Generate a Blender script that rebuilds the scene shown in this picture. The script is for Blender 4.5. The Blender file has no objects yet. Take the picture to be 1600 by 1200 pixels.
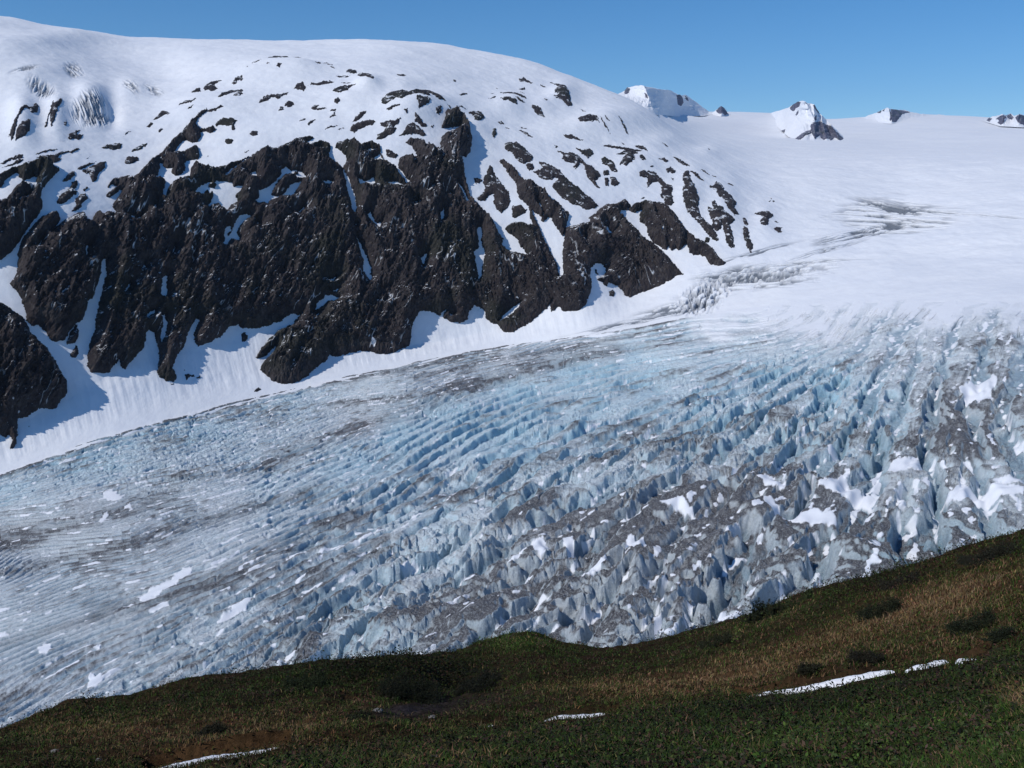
import bpy, math, time
import numpy as np
T0 = time.time()
def log(*a): print('[%.1fs]' % (time.time() - T0), *a, flush=True)

# ------------------------------------------------------------------ camera, sky, sun
F = 1570.0                                  # focal length in photo pixels (photo 1600 x 1200)
PITCH = math.atan(270.0 / F)                # eye level lies at row 330
SUN_AZ, SUN_EL = math.radians(-124), math.radians(44)      # azimuth from the view direction (+Y), minus = left
EXPOSURE = 0.0
HAZE = 1.0e-5
C = bpy.context.scene.collection
sc = bpy.context.scene
cd = bpy.data.cameras.new('camera'); cam = bpy.data.objects.new('camera', cd); C.objects.link(cam)
cd.sensor_width = 36.0; cd.lens = 36.0 * F / 1600.0
cd.clip_start = 0.5; cd.clip_end = 60000.0
cam.location = (0, 0, 0); cam.rotation_euler = (math.pi / 2 - PITCH, 0, 0)
sc.camera = cam
world = bpy.data.worlds.new('World'); sc.world = world; world.use_nodes = True
wn = world.node_tree.nodes; wn.clear()
sky = wn.new('ShaderNodeTexSky'); sky.sky_type = 'NISHITA'; sky.sun_disc = False
sky.sun_elevation = SUN_EL; sky.sun_rotation = SUN_AZ
sky.altitude = 1200; sky.air_density = 1.0; sky.dust_density = 0.0; sky.ozone_density = 6.0
bg = wn.new('ShaderNodeBackground'); bg.inputs['Strength'].default_value = 0.108
wo = wn.new('ShaderNodeOutputWorld')
hs = wn.new('ShaderNodeHueSaturation'); hs.inputs['Saturation'].default_value = 1.22; world.node_tree.links.new(sky.outputs[0], hs.inputs['Color']); world.node_tree.links.new(hs.outputs[0], bg.inputs[0]); world.node_tree.links.new(bg.outputs[0], wo.inputs[0])
sd_ = bpy.data.lights.new('sun', 'SUN'); sun = bpy.data.objects.new('sun', sd_); C.objects.link(sun)
sd_.energy = 3.0; sd_.angle = math.radians(0.5); sd_.color = (1.0, 0.96, 0.90)
from mathutils import Vector
sdir = Vector((math.sin(SUN_AZ) * math.cos(SUN_EL), math.cos(SUN_AZ) * math.cos(SUN_EL), math.sin(SUN_EL)))
sun.rotation_euler = sdir.to_track_quat('Z', 'Y').to_euler()
sc.view_settings.view_transform = 'Standard'; sc.view_settings.look = 'None'
sc.view_settings.exposure = EXPOSURE; sc.view_settings.gamma = 1.0; sc.view_settings.use_curve_mapping = False

# ------------------------------------------------------------------ numeric helpers
SP, CP = math.sin(PITCH), math.cos(PITCH)
def ray(px, py):
    """photo pixel -> (azimuth, tangent of elevation) of the sight line, used to survey points into the world"""
    a = (np.asarray(px, float) - 800) / F; b = (600 - np.asarray(py, float)) / F
    Y = CP + b * SP; Z = -SP + b * CP
    R = np.hypot(a, Y)
    return np.arctan2(a, Y), Z / R
def project(az, te):
    X = np.sin(az); Y = np.cos(az); d = Y * CP - te * SP
    return 800 + F * X / d, 600 - F * (Y * SP + te * CP) / d

def pchip_slopes(x, y):
    """y: (n, ...) values, x: (n,) -> monotone cubic slopes"""
    h = np.diff(x).reshape((-1,) + (1,) * (y.ndim - 1)); d = np.diff(y, axis=0) / h
    m = np.zeros_like(y)
    w1 = 2 * h[1:] + h[:-1]; w2 = h[1:] + 2 * h[:-1]
    ok = d[1:] * d[:-1] > 0
    with np.errstate(divide='ignore', invalid='ignore'):
        mm = (w1 + w2) / (w1 / d[:-1] + w2 / d[1:])
    m[1:-1] = np.where(ok, mm, 0)
    m[0] = d[0]; m[-1] = d[-1]
    return m
def pchip(x, y, xi):
    x = np.asarray(x, float); y = np.asarray(y, float); xi = np.asarray(xi, float)
    m = pchip_slopes(x, y)
    k = np.clip(np.searchsorted(x, xi, side='right') - 1, 0, len(x) - 2)
    sh = (-1,) + (1,) * (y.ndim - 1)
    h = (x[k + 1] - x[k]).reshape(sh); t = ((xi - x[k]).reshape(sh)) / h
    t2 = t * t; t3 = t2 * t
    return y[k] * (2*t3 - 3*t2 + 1) + m[k] * h * (t3 - 2*t2 + t) + y[k+1] * (-2*t3 + 3*t2) + m[k+1] * h * (t3 - t2)

def _hash(ix, iy, seed):
    h = (ix.astype(np.uint32) * np.uint32(374761393) + iy.astype(np.uint32) * np.uint32(668265263) + np.uint32(seed) * np.uint32(2246822519))
    h = (h ^ (h >> np.uint32(13))) * np.uint32(1274126177)
    return h ^ (h >> np.uint32(16))
def noise(x, y, seed=0):
    """gradient noise, about -1..1"""
    x = np.asarray(x, np.float32); y = np.asarray(y, np.float32)
    fx = np.floor(x); fy = np.floor(y); ix = fx.astype(np.int64); iy = fy.astype(np.int64); x = x - fx; y = y - fy
    u = x*x*x*(x*(x*6-15)+10); v = y*y*y*(y*(y*6-15)+10)
    def g(jx, jy, dx, dy):
        a = (_hash(ix + jx, iy + jy, seed) & np.uint32(1023)).astype(np.int64)
        return _GX[a] * dx + _GY[a] * dy
    n0 = g(0, 0, x, y); n1 = g(1, 0, x - 1, y); n2 = g(0, 1, x, y - 1); n3 = g(1, 1, x - 1, y - 1)
    a = n0 + u * (n1 - n0); b = n2 + u * (n3 - n2)
    return (a + v * (b - a)) * 1.5
_GX = np.cos(np.arange(1024) * 2 * np.pi / 1024).astype(np.float32); _GY = np.sin(np.arange(1024) * 2 * np.pi / 1024).astype(np.float32)
def fbm(x, y, oct=4, seed=0, gain=0.5):
    s = 0; a = 1.0; tot = 0
    for i in range(oct):
        s = s + a * noise(x * 2.03**i + 17.3*i, y * 2.03**i - 9.1*i, seed + i); tot += a; a *= gain
    return s / tot
def ridged(x, y, oct=3, seed=0, gain=0.5):
    s = 0; a = 1.0; tot = 0
    for i in range(oct):
        s = s + a * (1 - 2 * np.abs(noise(x * 2.1**i + 31.3*i, y * 2.1**i + 11.7*i, seed + i))); tot += a; a *= gain
    return s / tot
def sstep(a, b, x):
    t = np.clip((x - a) / (b - a), 0, 1); return t * t * (3 - 2 * t)

class Raster:
    """outlines surveyed off the photo, kept at 2 cells per photo pixel"""
    def __init__(s, x0, y0, x1, y1, k=2):
        s.x0, s.y0, s.k = x0, y0, k; s.w = int((x1 - x0) * k); s.h = int((y1 - y0) * k)
        s.m = np.zeros((s.h, s.w), np.int16)
    def paint(s, pts, val):
        p = (np.array(pts, float) - (s.x0, s.y0)) * s.k
        lo = np.maximum(np.floor(p.min(0)).astype(int) - 1, 0); hi = np.minimum(np.ceil(p.max(0)).astype(int) + 2, (s.w, s.h))
        if (hi <= lo).any(): return
        X = np.arange(lo[0], hi[0]) + .5
        n = len(p)
        for yy in range(lo[1], hi[1]):
            yc = yy + .5; xs = []
            for i in range(n):
                a = p[i]; b = p[(i + 1) % n]
                if (a[1] <= yc) != (b[1] <= yc): xs.append(a[0] + (yc - a[1]) * (b[0] - a[0]) / (b[1] - a[1]))
            xs.sort()
            for q in range(0, len(xs) - 1, 2):
                i0 = max(int(math.ceil(xs[q] - .5)), 0); i1 = min(int(math.floor(xs[q+1] - .5)) + 1, s.w)
                if i1 > i0: s.m[yy, i0:i1] = val
    def edt(s, mask, R=60):
        """distance (photo px, capped) of each cell to the nearest False cell"""
        cap = R; d = np.where(mask, cap, 0).astype(np.float32)
        for i in range(1, s.h): d[i] = np.minimum(d[i], d[i-1] + 1)
        for i in range(s.h - 2, -1, -1): d[i] = np.minimum(d[i], d[i+1] + 1)
        d2 = d * d; out = d2.copy()
        for o in range(1, R):
            out[:, o:] = np.minimum(out[:, o:], d2[:, :-o] + o*o); out[:, :-o] = np.minimum(out[:, :-o], d2[:, o:] + o*o)
        return np.sqrt(out) / s.k
    def sample(s, arr, px, py, nearest=False):
        x = np.clip((px - s.x0) * s.k - .5, 0, s.w - 1.001); y = np.clip((py - s.y0) * s.k - .5, 0, s.h - 1.001)
        if nearest: return arr[np.rint(y).astype(int), np.rint(x).astype(int)]
        i = x.astype(int); j = y.astype(int); fx = x - i; fy = y - j
        return (arr[j, i]*(1-fx) + arr[j, i+1]*fx)*(1-fy) + (arr[j+1, i]*(1-fx) + arr[j+1, i+1]*fx)*fy

# ------------------------------------------------------------------ mesh / object helpers
def props(o, label=None, cat=None, group=None, kind=None):
    if label: o['label'] = label
    if cat: o['category'] = cat
    if group: o['group'] = group
    if kind: o['kind'] = kind
    return o
def mesh_obj(name, P, faces, mat, parent=None, cols=None, smooth=True):
    """P (n,3); faces (m,3|4) index array; cols dict name -> (n,4) or (n,)"""
    me = bpy.data.meshes.new(name); faces = np.ascontiguousarray(faces, np.int32); k = faces.shape[1]
    me.vertices.add(len(P)); me.vertices.foreach_set('co', np.ascontiguousarray(P, np.float32).ravel())
    me.loops.add(faces.size); me.loops.foreach_set('vertex_index', faces.ravel())
    me.polygons.add(len(faces)); me.polygons.foreach_set('loop_start', np.arange(0, faces.size, k, dtype=np.int32))
    me.polygons.foreach_set('use_smooth', np.full(len(faces), smooth, bool))
    for nm, a in (cols or {}).items():
        a = np.asarray(a, np.float32)
        if a.ndim == 1:
            at = me.attributes.new(nm, 'FLOAT', 'POINT'); at.data.foreach_set('value', a)
        else:
            if a.shape[1] == 3: a = np.c_[a, np.ones(len(a), np.float32)]
            at = me.attributes.new(nm, 'FLOAT_COLOR', 'POINT'); at.data.foreach_set('color', np.ascontiguousarray(a).ravel())
    me.update(calc_edges=True); me.materials.append(mat)
    o = bpy.data.objects.new(name, me); C.objects.link(o)
    if parent: o.parent = parent
    return o
def grid_faces(R, Cn, keep=None):
    i = np.arange(R - 1)[:, None] * Cn + np.arange(Cn - 1)[None, :]
    f = np.stack([i, i + 1, i + Cn + 1, i + Cn], -1)
    return f.reshape(-1, 4) if keep is None else f[keep]
def grid_obj(name, P, mat, keep=None, cols=None, parent=None):
    R, Cn = P.shape[:2]
    f = grid_faces(R, Cn, keep)
    if keep is None: return mesh_obj(name, P.reshape(-1, 3), f, mat, parent, {k: v.reshape((R*Cn,) + v.shape[2:]) for k, v in (cols or {}).items()})
    u, inv = np.unique(f.ravel(), return_inverse=True)
    return mesh_obj(name, P.reshape(-1, 3)[u], inv.reshape(f.shape), mat, parent,
                    {k: v.reshape((R*Cn,) + v.shape[2:])[u] for k, v in (cols or {}).items()})

class NT:
    """small helper for node materials"""
    def __init__(s, name):
        s.mat = bpy.data.materials.new(name); s.mat.use_nodes = True; s.t = s.mat.node_tree; s.t.nodes.clear()
        s.out = s.t.nodes.new('ShaderNodeOutputMaterial'); s.b = s.t.nodes.new('ShaderNodeBsdfPrincipled')
        s.t.links.new(s.b.outputs[0], s.out.inputs[0]); s.co = s.t.nodes.new('ShaderNodeTexCoord').outputs['Object']
        s.b.inputs['Roughness'].default_value = .9; s.b.inputs['Specular IOR Level'].default_value = .2
    def l(s, a, b): s.t.links.new(a, b)
    def noise(s, scale, detail=4, rough=.55, co=None, stretch=None, rot=None, dist=0):
        n = s.t.nodes.new('ShaderNodeTexNoise'); n.inputs['Scale'].default_value = scale; n.inputs['Detail'].default_value = detail
        n.inputs['Roughness'].default_value = rough; n.inputs['Distortion'].default_value = dist
        c = co or s.co
        if stretch or rot:
            m = s.t.nodes.new('ShaderNodeMapping'); s.l(c, m.inputs[0])
            if stretch: m.inputs['Scale'].default_value = stretch
            if rot: m.inputs['Rotation'].default_value = rot
            c = m.outputs[0]
        s.l(c, n.inputs['Vector']); return n.outputs['Fac']
    def attr(s, name, col=False):
        a = s.t.nodes.new('ShaderNodeAttribute'); a.attribute_name = name; return a.outputs['Color' if col else 'Fac']
    def ramp(s, f, stops):
        r = s.t.nodes.new('ShaderNodeValToRGB'); e = r.color_ramp.elements
        while len(e) < len(stops): e.new(0.5)
        for q, (p, c) in zip(e, stops):
            q.position = p; q.color = (c, c, c, 1) if isinstance(c, (int, float)) else (*c, 1)
        s.l(f, r.inputs[0]); return r.outputs[0]
    def mix(s, f, a, b, mode='MIX'):
        m = s.t.nodes.new('ShaderNodeMix'); m.data_type = 'RGBA'; m.blend_type = mode
        for sock, v in ((m.inputs[0], f), (m.inputs[6], a), (m.inputs[7], b)):
            if isinstance(v, (int, float)): sock.default_value = v
            elif isinstance(v, tuple): sock.default_value = (*v, 1)
            else: s.l(v, sock)
        return m.outputs[2]
    def math(s, op, a, b=0.0):
        m = s.t.nodes.new('ShaderNodeMath'); m.operation = op
        for sock, v in ((m.inputs[0], a), (m.inputs[1], b)):
            if isinstance(v, (int, float)): sock.default_value = v
            else: s.l(v, sock)
        return m.outputs[0]
    def bump(s, h, dist=1.0, strength=1.0, prev=None):
        b = s.t.nodes.new('ShaderNodeBump'); b.inputs['Distance'].default_value = dist; b.inputs['Strength'].default_value = strength
        s.l(h, b.inputs['Height'])
        if prev: s.l(prev, b.inputs['Normal'])
        return b.outputs[0]

# ------------------------------------------------------------------ materials
def mat_snow():
    s = NT('snow'); a = s.noise(.006, 5, .55); b = s.noise(.05, 4, .6)
    c = s.mix(s.ramp(a, [(.35, 0), (.7, 1)]), (.80, .82, .86), (.86, .87, .89))
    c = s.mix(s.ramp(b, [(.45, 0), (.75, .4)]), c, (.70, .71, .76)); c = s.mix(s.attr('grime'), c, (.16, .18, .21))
    s.l(c, s.b.inputs['Base Color']); s.b.inputs['Roughness'].default_value = .85
    n = s.bump(s.noise(.05, 6, .6, stretch=(1, .45, 1)), 3.0, .55); n = s.bump(s.noise(.6, 3, .6, stretch=(1, 1, .4)), .15, .5, n); s.l(n, s.b.inputs['Normal'])
    return s.mat
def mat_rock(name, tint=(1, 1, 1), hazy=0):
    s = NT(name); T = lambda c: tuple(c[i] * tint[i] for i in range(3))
    a = s.noise(.012, 6, .6, dist=.6); b = s.noise(.06, 7, .7); g = s.noise(.008, 4, .5); v = s.noise(.25, 5, .65, stretch=(1, 1, .35))
    c = s.mix(s.ramp(a, [(.35, 0), (.62, 1)]), T((.020, .017, .021)), T((.042, .034, .036)))
    c = s.mix(s.ramp(b, [(.45, 0), (.72, 1)]), c, T((.088, .076, .074)))
    c = s.mix(s.ramp(g, [(.52, 0), (.64, .55)]), c, T((.020, .026, .016)))
    c = s.mix(s.ramp(v, [(.56, 0), (.74, .6)]), c, T((.17, .155, .15)))
    n = s.bump(s.noise(.05, 8, .7, stretch=(1, 1, .5)), 9, 1.0); n = s.bump(s.noise(.3, 6, .75), 2.2, 1.0, n); s.l(n, s.b.inputs['Normal'])
    ge = s.t.nodes.new('ShaderNodeNewGeometry'); sx = s.t.nodes.new('ShaderNodeSeparateXYZ'); s.l(ge.outputs['Normal'], sx.inputs[0])
    led = s.math('MULTIPLY', s.ramp(sx.outputs[2], [(.62, 0), (.74, 1)]), s.ramp(s.noise(.05, 7, .75), [(.575, 0), (.60, 1)]))
    c = s.mix(s.math('MAXIMUM', led, s.attr('gully_snow')), c, (.80, .82, .86))
    s.l(c, s.b.inputs['Base Color']); s.b.inputs['Roughness'].default_value = .85
    return s.mat
def mat_ice():
    s = NT('glacier_ice'); c = s.attr('tint', True); sn = s.attr('snow_cover')
    a = s.noise(.22, 7, .75); b = s.noise(.8, 5, .75); d = s.noise(.06, 6, .7)
    c = s.mix(s.ramp(a, [(.30, .34), (.50, 0)]), c, (.10, .10, .115))
    c = s.mix(s.ramp(b, [(.48, 0), (.70, .5)]), c, (.80, .84, .87)); c = s.mix(s.ramp(d, [(.55, 0), (.75, .35)]), c, (.80, .82, .85))
    c = s.mix(sn, c, s.mix(s.ramp(s.noise(.05, 4, .6), [(.45, 0), (.75, .3)]), (.83, .845, .88), (.72, .73, .77)))
    s.l(c, s.b.inputs['Base Color']); s.b.inputs['Roughness'].default_value = .7; s.b.inputs['Specular IOR Level'].default_value = .25
    n = s.bump(s.noise(.12, 7, .75), 5, .9); n = s.bump(s.noise(.6, 5, .75), 1.3, .8, n)
    mx = s.t.nodes.new('ShaderNodeMix'); mx.data_type = 'VECTOR'; g = s.t.nodes.new('ShaderNodeNewGeometry')
    s.l(s.math('MULTIPLY', sn, .85), mx.inputs[0]); s.l(n, mx.inputs[4]); s.l(g.outputs['Normal'], mx.inputs[5]); s.l(mx.outputs[1], s.b.inputs['Normal'])
    return s.mat
M_SNOW = mat_snow(); M_ROCK = mat_rock('dark_rock'); M_ICE = mat_ice(); M_HAZED_ROCK = mat_rock('hazed_rock', (2.6, 3.1, 4.2))  # the far rock's tint holds the pale blue of distance haze

# ------------------------------------------------------------------ relief survey: rows from the near ice to behind the skyline
PX = [-150, 0, 200, 400, 600, 800, 900, 1000, 1050, 1100, 1200, 1300, 1400, 1600, 1750]
# each row: photo rows, then either z (kind 'z') or range in metres (kind 'r')
ROWS = [
 ('z',[1290,1235,1180,1140,1110,1085,1090,1095,1085,1075,1050,1020.0,990,920,880],[-352,-343,-330,-312,-298,-282,-276,-271,-268,-266,-261,-255.5,-250,-240,-235]),
 ('z',[1180,1140,1090,1050,1025,1000,1005,1008,1000,985,955,925.0,895,830,790],[-354,-345,-332,-313,-297,-279,-273,-267,-264,-261,-255,-250.0,-245,-234,-228]),
 ('z',[960,930,890,850,810,770,755,740,730,720,700,685.0,670,650,640],[-362,-350,-332,-313,-293,-268,-256,-247,-241,-236,-226,-215.5,-205,-188,-180]),
 ('r',[790,738,668,618,575,537,527,520,516,512,505,502.5,500,505,510],[1490,1520,1600,1730,1850,1951,1926,1900,1869,1842,1783,1700,1604,1448,1430]),
 ('r',[720,680,580,530,545,510,488,460,450,440,425,412.5,400,400,400],[1560,1590,1715,1861,1912,2001,1995,2124,2115,2110,2134,2162.0,2190,2100,2080]),
 ('r',[300,290,300,240,225,300,315,330,335,340,340,325.0,310,300,300],[1950,1910,2010,2170,2248,2246,2270,2339,2360,2390,2514,2682.0,2850,2800,2800]),
 ('r',[160,150,160,140,150,190,210,230,240,250,270,262.5,255,250,250],[2380,2360,2490,2570,2510,2652,2690,2760,2850,2950,3150,3375.0,3600,3600,3600]),
 ('r',[60,50,95,90,90,110,140,172,196,214,226,227.0,228,229,230],[2800,2875,3105,3060,3084,3411,3350,3250,3700,4400,5500,6000.0,6500,6500,6500]),
 ('r',[0,25,60,64,63,88,122,162,186,202,208,207,205,206,206],[3300,3450,3700,3850,3950,3850,3800,3750,4600,6300,8000,8250.0,8500,8500,8500]),
 ('r',[40,60,90,95,95,115,150,172,178,176,175,186,180,186,190],[4400,4500,4700,4900,5000,5000,6000,9000,10500,11000,11500,11500.0,11500,11500,11500]),
 ('r',[90,110,130,135,135,150,180,196,200,200,200,202.5,205,210,215],[5400,5500,5700,5900,6000,6000,8000,11000,12500,13000,13500,13500.0,13500,13500,13500]),
]
ROWS = [(k, [2*y[0]-y[1]] + y + [2*y[-1]-y[-2]], [1.5*v[0]-.5*v[1]] + v + [1.5*v[-1]-.5*v[-2]]) for k, y, v in ROWS]      # the land goes on past both edges of the photo
PX = [-300] + PX + [1900]
NC = 2360
az0 = ray(-220, 600)[0]; az1 = ray(1830, 600)[0]
AZ = np.linspace(az0, az1, NC)
row_te = []; row_r = []
for kind, pys, vals in ROWS:
    a, te = ray(PX, pys); vals = np.array(vals, float)
    r = vals / te if kind == 'z' else vals
    row_te.append(pchip(a, te, AZ)); row_r.append(np.exp(pchip(a, np.log(r), AZ)))
row_te = np.array(row_te); row_r = np.array(row_r)
def smooth_cols(a, n):
    k = np.ones(n) / n; p = np.pad(a, ((0, 0), (n//2, n - 1 - n//2)), mode='edge')
    return np.array([np.convolve(q, k, mode='valid') for q in p])
row_te = smooth_cols(smooth_cols(row_te, 41), 41); row_r = np.exp(smooth_cols(smooth_cols(np.log(row_r), 61), 61))
def terrain(s):
    te = pchip(np.arange(len(ROWS)), row_te, s); r = np.exp(pchip(np.arange(len(ROWS)), np.log(row_r), s))
    A = np.broadcast_to(AZ, te.shape)
    P = np.stack([r * np.sin(A), r * np.cos(A), r * te], -1)
    px, py = project(A, te)
    return P, px, py, r
def grid_normals(P):
    du = np.gradient(P, axis=1); dv = np.gradient(P, axis=0)
    n = np.cross(du, dv); n /= np.linalg.norm(n, axis=-1, keepdims=True) + 1e-9
    n[n[..., 2] < 0] *= -1
    return n
log('setup')

# ------------------------------------------------------------------ outlines of bare rock and of snow lying on it (photo pixels)
def PP(s): 
    v = [float(t) for t in s.replace(',', ' ').split()]
    return list(zip(v[0::2], v[1::2]))
CLIFF = PP("""15,443 18,440 26,426 28,405 27,395 35,375 50,355 60,343 75,334 88,331 93,342 88,352 78,367 75,372 82,360 97,346 105,343 115,338 128,335 134,345 140,352 146,340
153,331 160,338 167,333 180,336 181,330 176,323 184,310 192,300 186,300 172,309 166,306 184,294 176,292 168,295 175,286 190,280 204,277 203,284 215,275 235,255 250,240 262,228 272,218 278,214 287,206 300,196 312,187 323,180
326,180 318,186 309,192 306,198 311,203 322,203 335,200 336,203 330,207 325,205 313,206 314,212 310,219 300,221 290,217 285,220 275,229 270,238 278,240 290,238 300,233 308,227 311,240 309,246 300,247 290,249 287,255 290,262 285,272
275,276 268,270 272,262 262,263 255,259 258,252 250,255 249,265 247,275 235,281 225,285 240,283 258,284 260,288 254,300 254,310 258,314 262,300 270,290 285,285 298,280 298,262 310,260 322,262 335,265 350,260 365,255 378,250 390,244
410,238 430,234 445,228 460,222 485,216 490,217 475,224 485,228 497,224 510,223 518,228 514,238 516,248 526,255 535,262 542,252 541,243 532,235 524,230 526,224 540,222 555,220 558,224 565,226 580,222 594,228 595,240 600,250 612,256 622,262
624,248 632,243 645,245 655,247 650,238 645,230 635,222 640,218 655,222 670,229 685,234 688,228 690,215 698,212 710,209 722,205 718,202 700,202 688,201 694,194 698,184 706,181 716,182 724,192 732,204 736,222 735,238 728,244 721,245
724,262 728,285 735,305 745,318 757,330 770,345 778,362 784,372 785,384 792,390 806,394 824,397 820,388 812,382 810,373 795,362 788,357 796,350 810,347 826,350 834,352 828,335 826,322 832,330 840,350 850,372 862,395 871,412 874,430 880,428 879,400 880,385 882,366
884,355 900,352 915,350 922,346 921,338 930,334 937,325 945,320 957,322 966,318 975,314 984,322 980,328 970,327 966,335 975,342 985,352 1000,368 1012,378 1025,385 1035,395 1045,405 1055,418 1068,429
1055,433 1044,440 1035,445 1015,453 1000,458 985,465 978,463 972,452 965,447 955,443 950,440 948,447 940,440 933,436 945,428 947,418 940,410 930,410 922,418 921,430 923,438 923,455 918,468 916,478 905,485 892,486 880,486 873,478
862,487 860,478 865,467 855,480 842,490 840,493 830,502 815,512 800,520 788,520 778,507 770,505 765,502 760,497 757,485 750,480 742,476 735,485 730,500 720,504 705,503 700,500 695,497 680,490 670,487 655,488 645,505
643,520 640,540 632,545 620,550 610,552 595,554 580,550 560,550 550,553 535,557 520,558 514,555 510,565 500,568 492,577 480,588 470,595 455,600 440,599 425,594 415,585 408,580 407,573 415,562 430,545 432,537 415,553 402,560 400,556
408,543 420,528 435,515 450,507 455,505 450,511 460,502 470,488 465,490 455,488 440,498 425,505 415,508 400,512 390,512 380,514 372,507 360,510 350,520 345,526 330,534 320,538 310,541 303,530 304,520 312,500 305,497 300,510 293,520
290,535 285,545 275,560 268,580 275,590 272,597 260,596 250,590 245,582 250,565 248,550 243,530 240,520 233,518 228,522 225,548 215,555 205,568 195,580 188,572 186,563 178,572 170,583 155,582 143,583 137,572 137,555 140,535 148,518
150,495 157,465 166,430 165,406 160,405 158,430 152,450 146,468 137,468 134,485 128,500 119,505 110,515 100,530 88,533 80,530 70,515 60,505 50,510 42,500 38,480 33,465 28,455""")
NW_CLIFF = PP("""-290,330 -160,300 0,277 8,272 20,266 45,261 60,258 70,253 83,259 84,267 93,267 90,273 80,280 70,290 64,300 63,308 66,318 66,325 60,335 45,355 30,378 18,393 0,405 -90,440 -290,500""")
BUTTRESS = PP("""-290,470 -200,430 -90,440 0,473 10,478 22,488 35,498 42,508 48,522 60,535 72,548 82,563 90,577 98,592 104,600 103,620 95,626 90,638 80,642 68,640 60,642 52,647 42,655 28,657 27,680 24,700 15,704 20,690 15,683 8,685 0,680 -90,700 -290,760""")
EAST_SPUR = PP("""981,328 985,322 1000,320 1010,318 1025,322 1040,326 1050,335 1062,352 1075,368 1088,378 1100,383 1115,395 1125,405 1134,410 1128,415 1110,412 1100,400 1085,398 1078,395 1072,380 1065,390 1062,393 1057,388 1050,393 1045,385 1040,392
1030,385 1020,378 1013,368 1010,352 1000,345 1000,335 1002,330 990,331""")
MID_SPUR = PP("""780,253 786,251 798,262 808,272 812,280 820,288 830,287 842,295 853,300 858,310 872,318 888,335 884,355 880,368 873,360 866,348 862,340 855,338 850,345 845,343 850,335 845,318 838,316 848,330 848,338 838,332 826,320 814,312 808,300 806,285 795,275 792,268""")
# snow lying in hollows and gullies of the cliff
HOLLOWS = [PP(t) for t in """0,293 5,290 10,280 22,272 27,271 30,277 37,283 45,281 52,276 60,278 55,283 57,290 48,292 40,290 30,291 23,296 18,305 8,317 -60,325 -60,300|36,310 44,305 50,300 45,308 38,314
165,405 160,405 157,420 155,435 145,465 137,468 134,485 130,498 122,508 120,520 100,534 110,545 140,548 141,530 148,505 150,490 155,470 160,450 167,430 164,418|133,384 137,383 137,400 134,403|195,337 210,336 212,342 222,338 215,347 205,345|238,325 243,319 245,325 242,332
58,387 65,376 64,383|194,455 205,440 203,447 197,456|220,422 224,412 229,417|253,435 258,429 262,432 260,450 262,452 259,467 250,463 252,450|227,500 232,490 243,484 241,492 232,495|251,492 257,492 262,505 258,525 251,539 250,530 254,510|267,400 274,381 272,393
305,306 308,296 315,290 326,285 335,288 338,283 350,284 362,286 365,292 380,290 375,300 368,306 372,316 360,321 355,330 348,325 340,319 330,321 323,324 330,315 334,302 325,305 315,307
398,313 405,308 404,297 420,292 430,285 440,272 438,267 447,261 455,266 465,266 473,268 478,275 476,279 468,279 460,276 455,273 445,275 435,283 428,295 423,304 435,307 440,306 448,296 458,285 470,283 468,290 460,300 463,303 453,307 440,307 430,311 420,314 418,320 411,315 402,318
350,274 355,268 365,262 375,255 392,243 396,243 375,258 360,270 353,276|385,268 393,271 400,267 402,278 393,278|514,240 520,228 525,235 535,240 542,248 540,255 535,261 528,255 518,249|534,262 540,270 547,285 552,300 557,318 558,325 554,335 550,328 548,315 543,300 540,282 535,270
555,349 558,350 557,358|556,370 560,375 568,393 575,407 578,417 582,420 578,430 582,436 577,441 572,432 567,427 568,412 562,390|573,337 579,330 580,337 588,347 597,348 592,356 585,350 578,342|560,277 570,282 578,280 583,274 588,288 580,290 572,288 563,289
603,286 612,283 622,285 634,290 630,292 615,290|594,240 600,255 610,256 618,258 625,265 632,272 638,280 641,286 635,288 630,280 622,270 619,262 608,258 598,252 585,250 583,246
345,382 350,375 350,362 353,352 360,352 362,360 368,345 375,337 385,333 392,337 383,345 375,352 370,360 374,372 373,378 367,374 360,372 355,382|400,350 404,347 405,353|463,333 475,322 476,324 465,334|504,284 512,282 520,285 515,290 508,289
512,435 518,436 526,432 520,440|513,454 530,451 525,456|491,484 495,474 505,465 508,460 520,461 530,465 525,470 512,471 500,482 492,486|490,492 500,490 495,495|647,317 653,313 652,319|698,303 703,299 708,304|690,330 694,323 694,335 690,346 688,340|658,404 667,394 666,402 662,415 659,410
745,355 750,352 754,362 752,375 756,388 759,395 754,410 752,430 748,434 745,420 742,405 740,392 748,385 747,370|778,503 790,490 800,480 815,470 813,476 802,488 793,495 800,498 790,500|687,497 690,488 697,484 693,495|702,488 710,493 703,494
941,350 948,353 955,360 960,362 950,365 945,360|913,368 916,370 915,375|574,232 590,231 592,235 576,236|495,232 505,230 507,232 498,234|712,282 716,284 727,300 735,316 728,312 722,298|1025,388 1030,386 1029,390
862,272 850,275 842,278 866,280""".replace('|', '\n').split('\n')]
ISLES = [PP(t) for t in """325,294 332,284 339,291 335,295|318,303 324,300 327,304 320,306|457,270 466,268 465,272|355,365 361,358 361,362 357,367|118,507 123,520 122,530 115,535 104,537 107,525|715,192 720,190 721,196|930,425 932,418 933,430""".split('|')]
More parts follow.
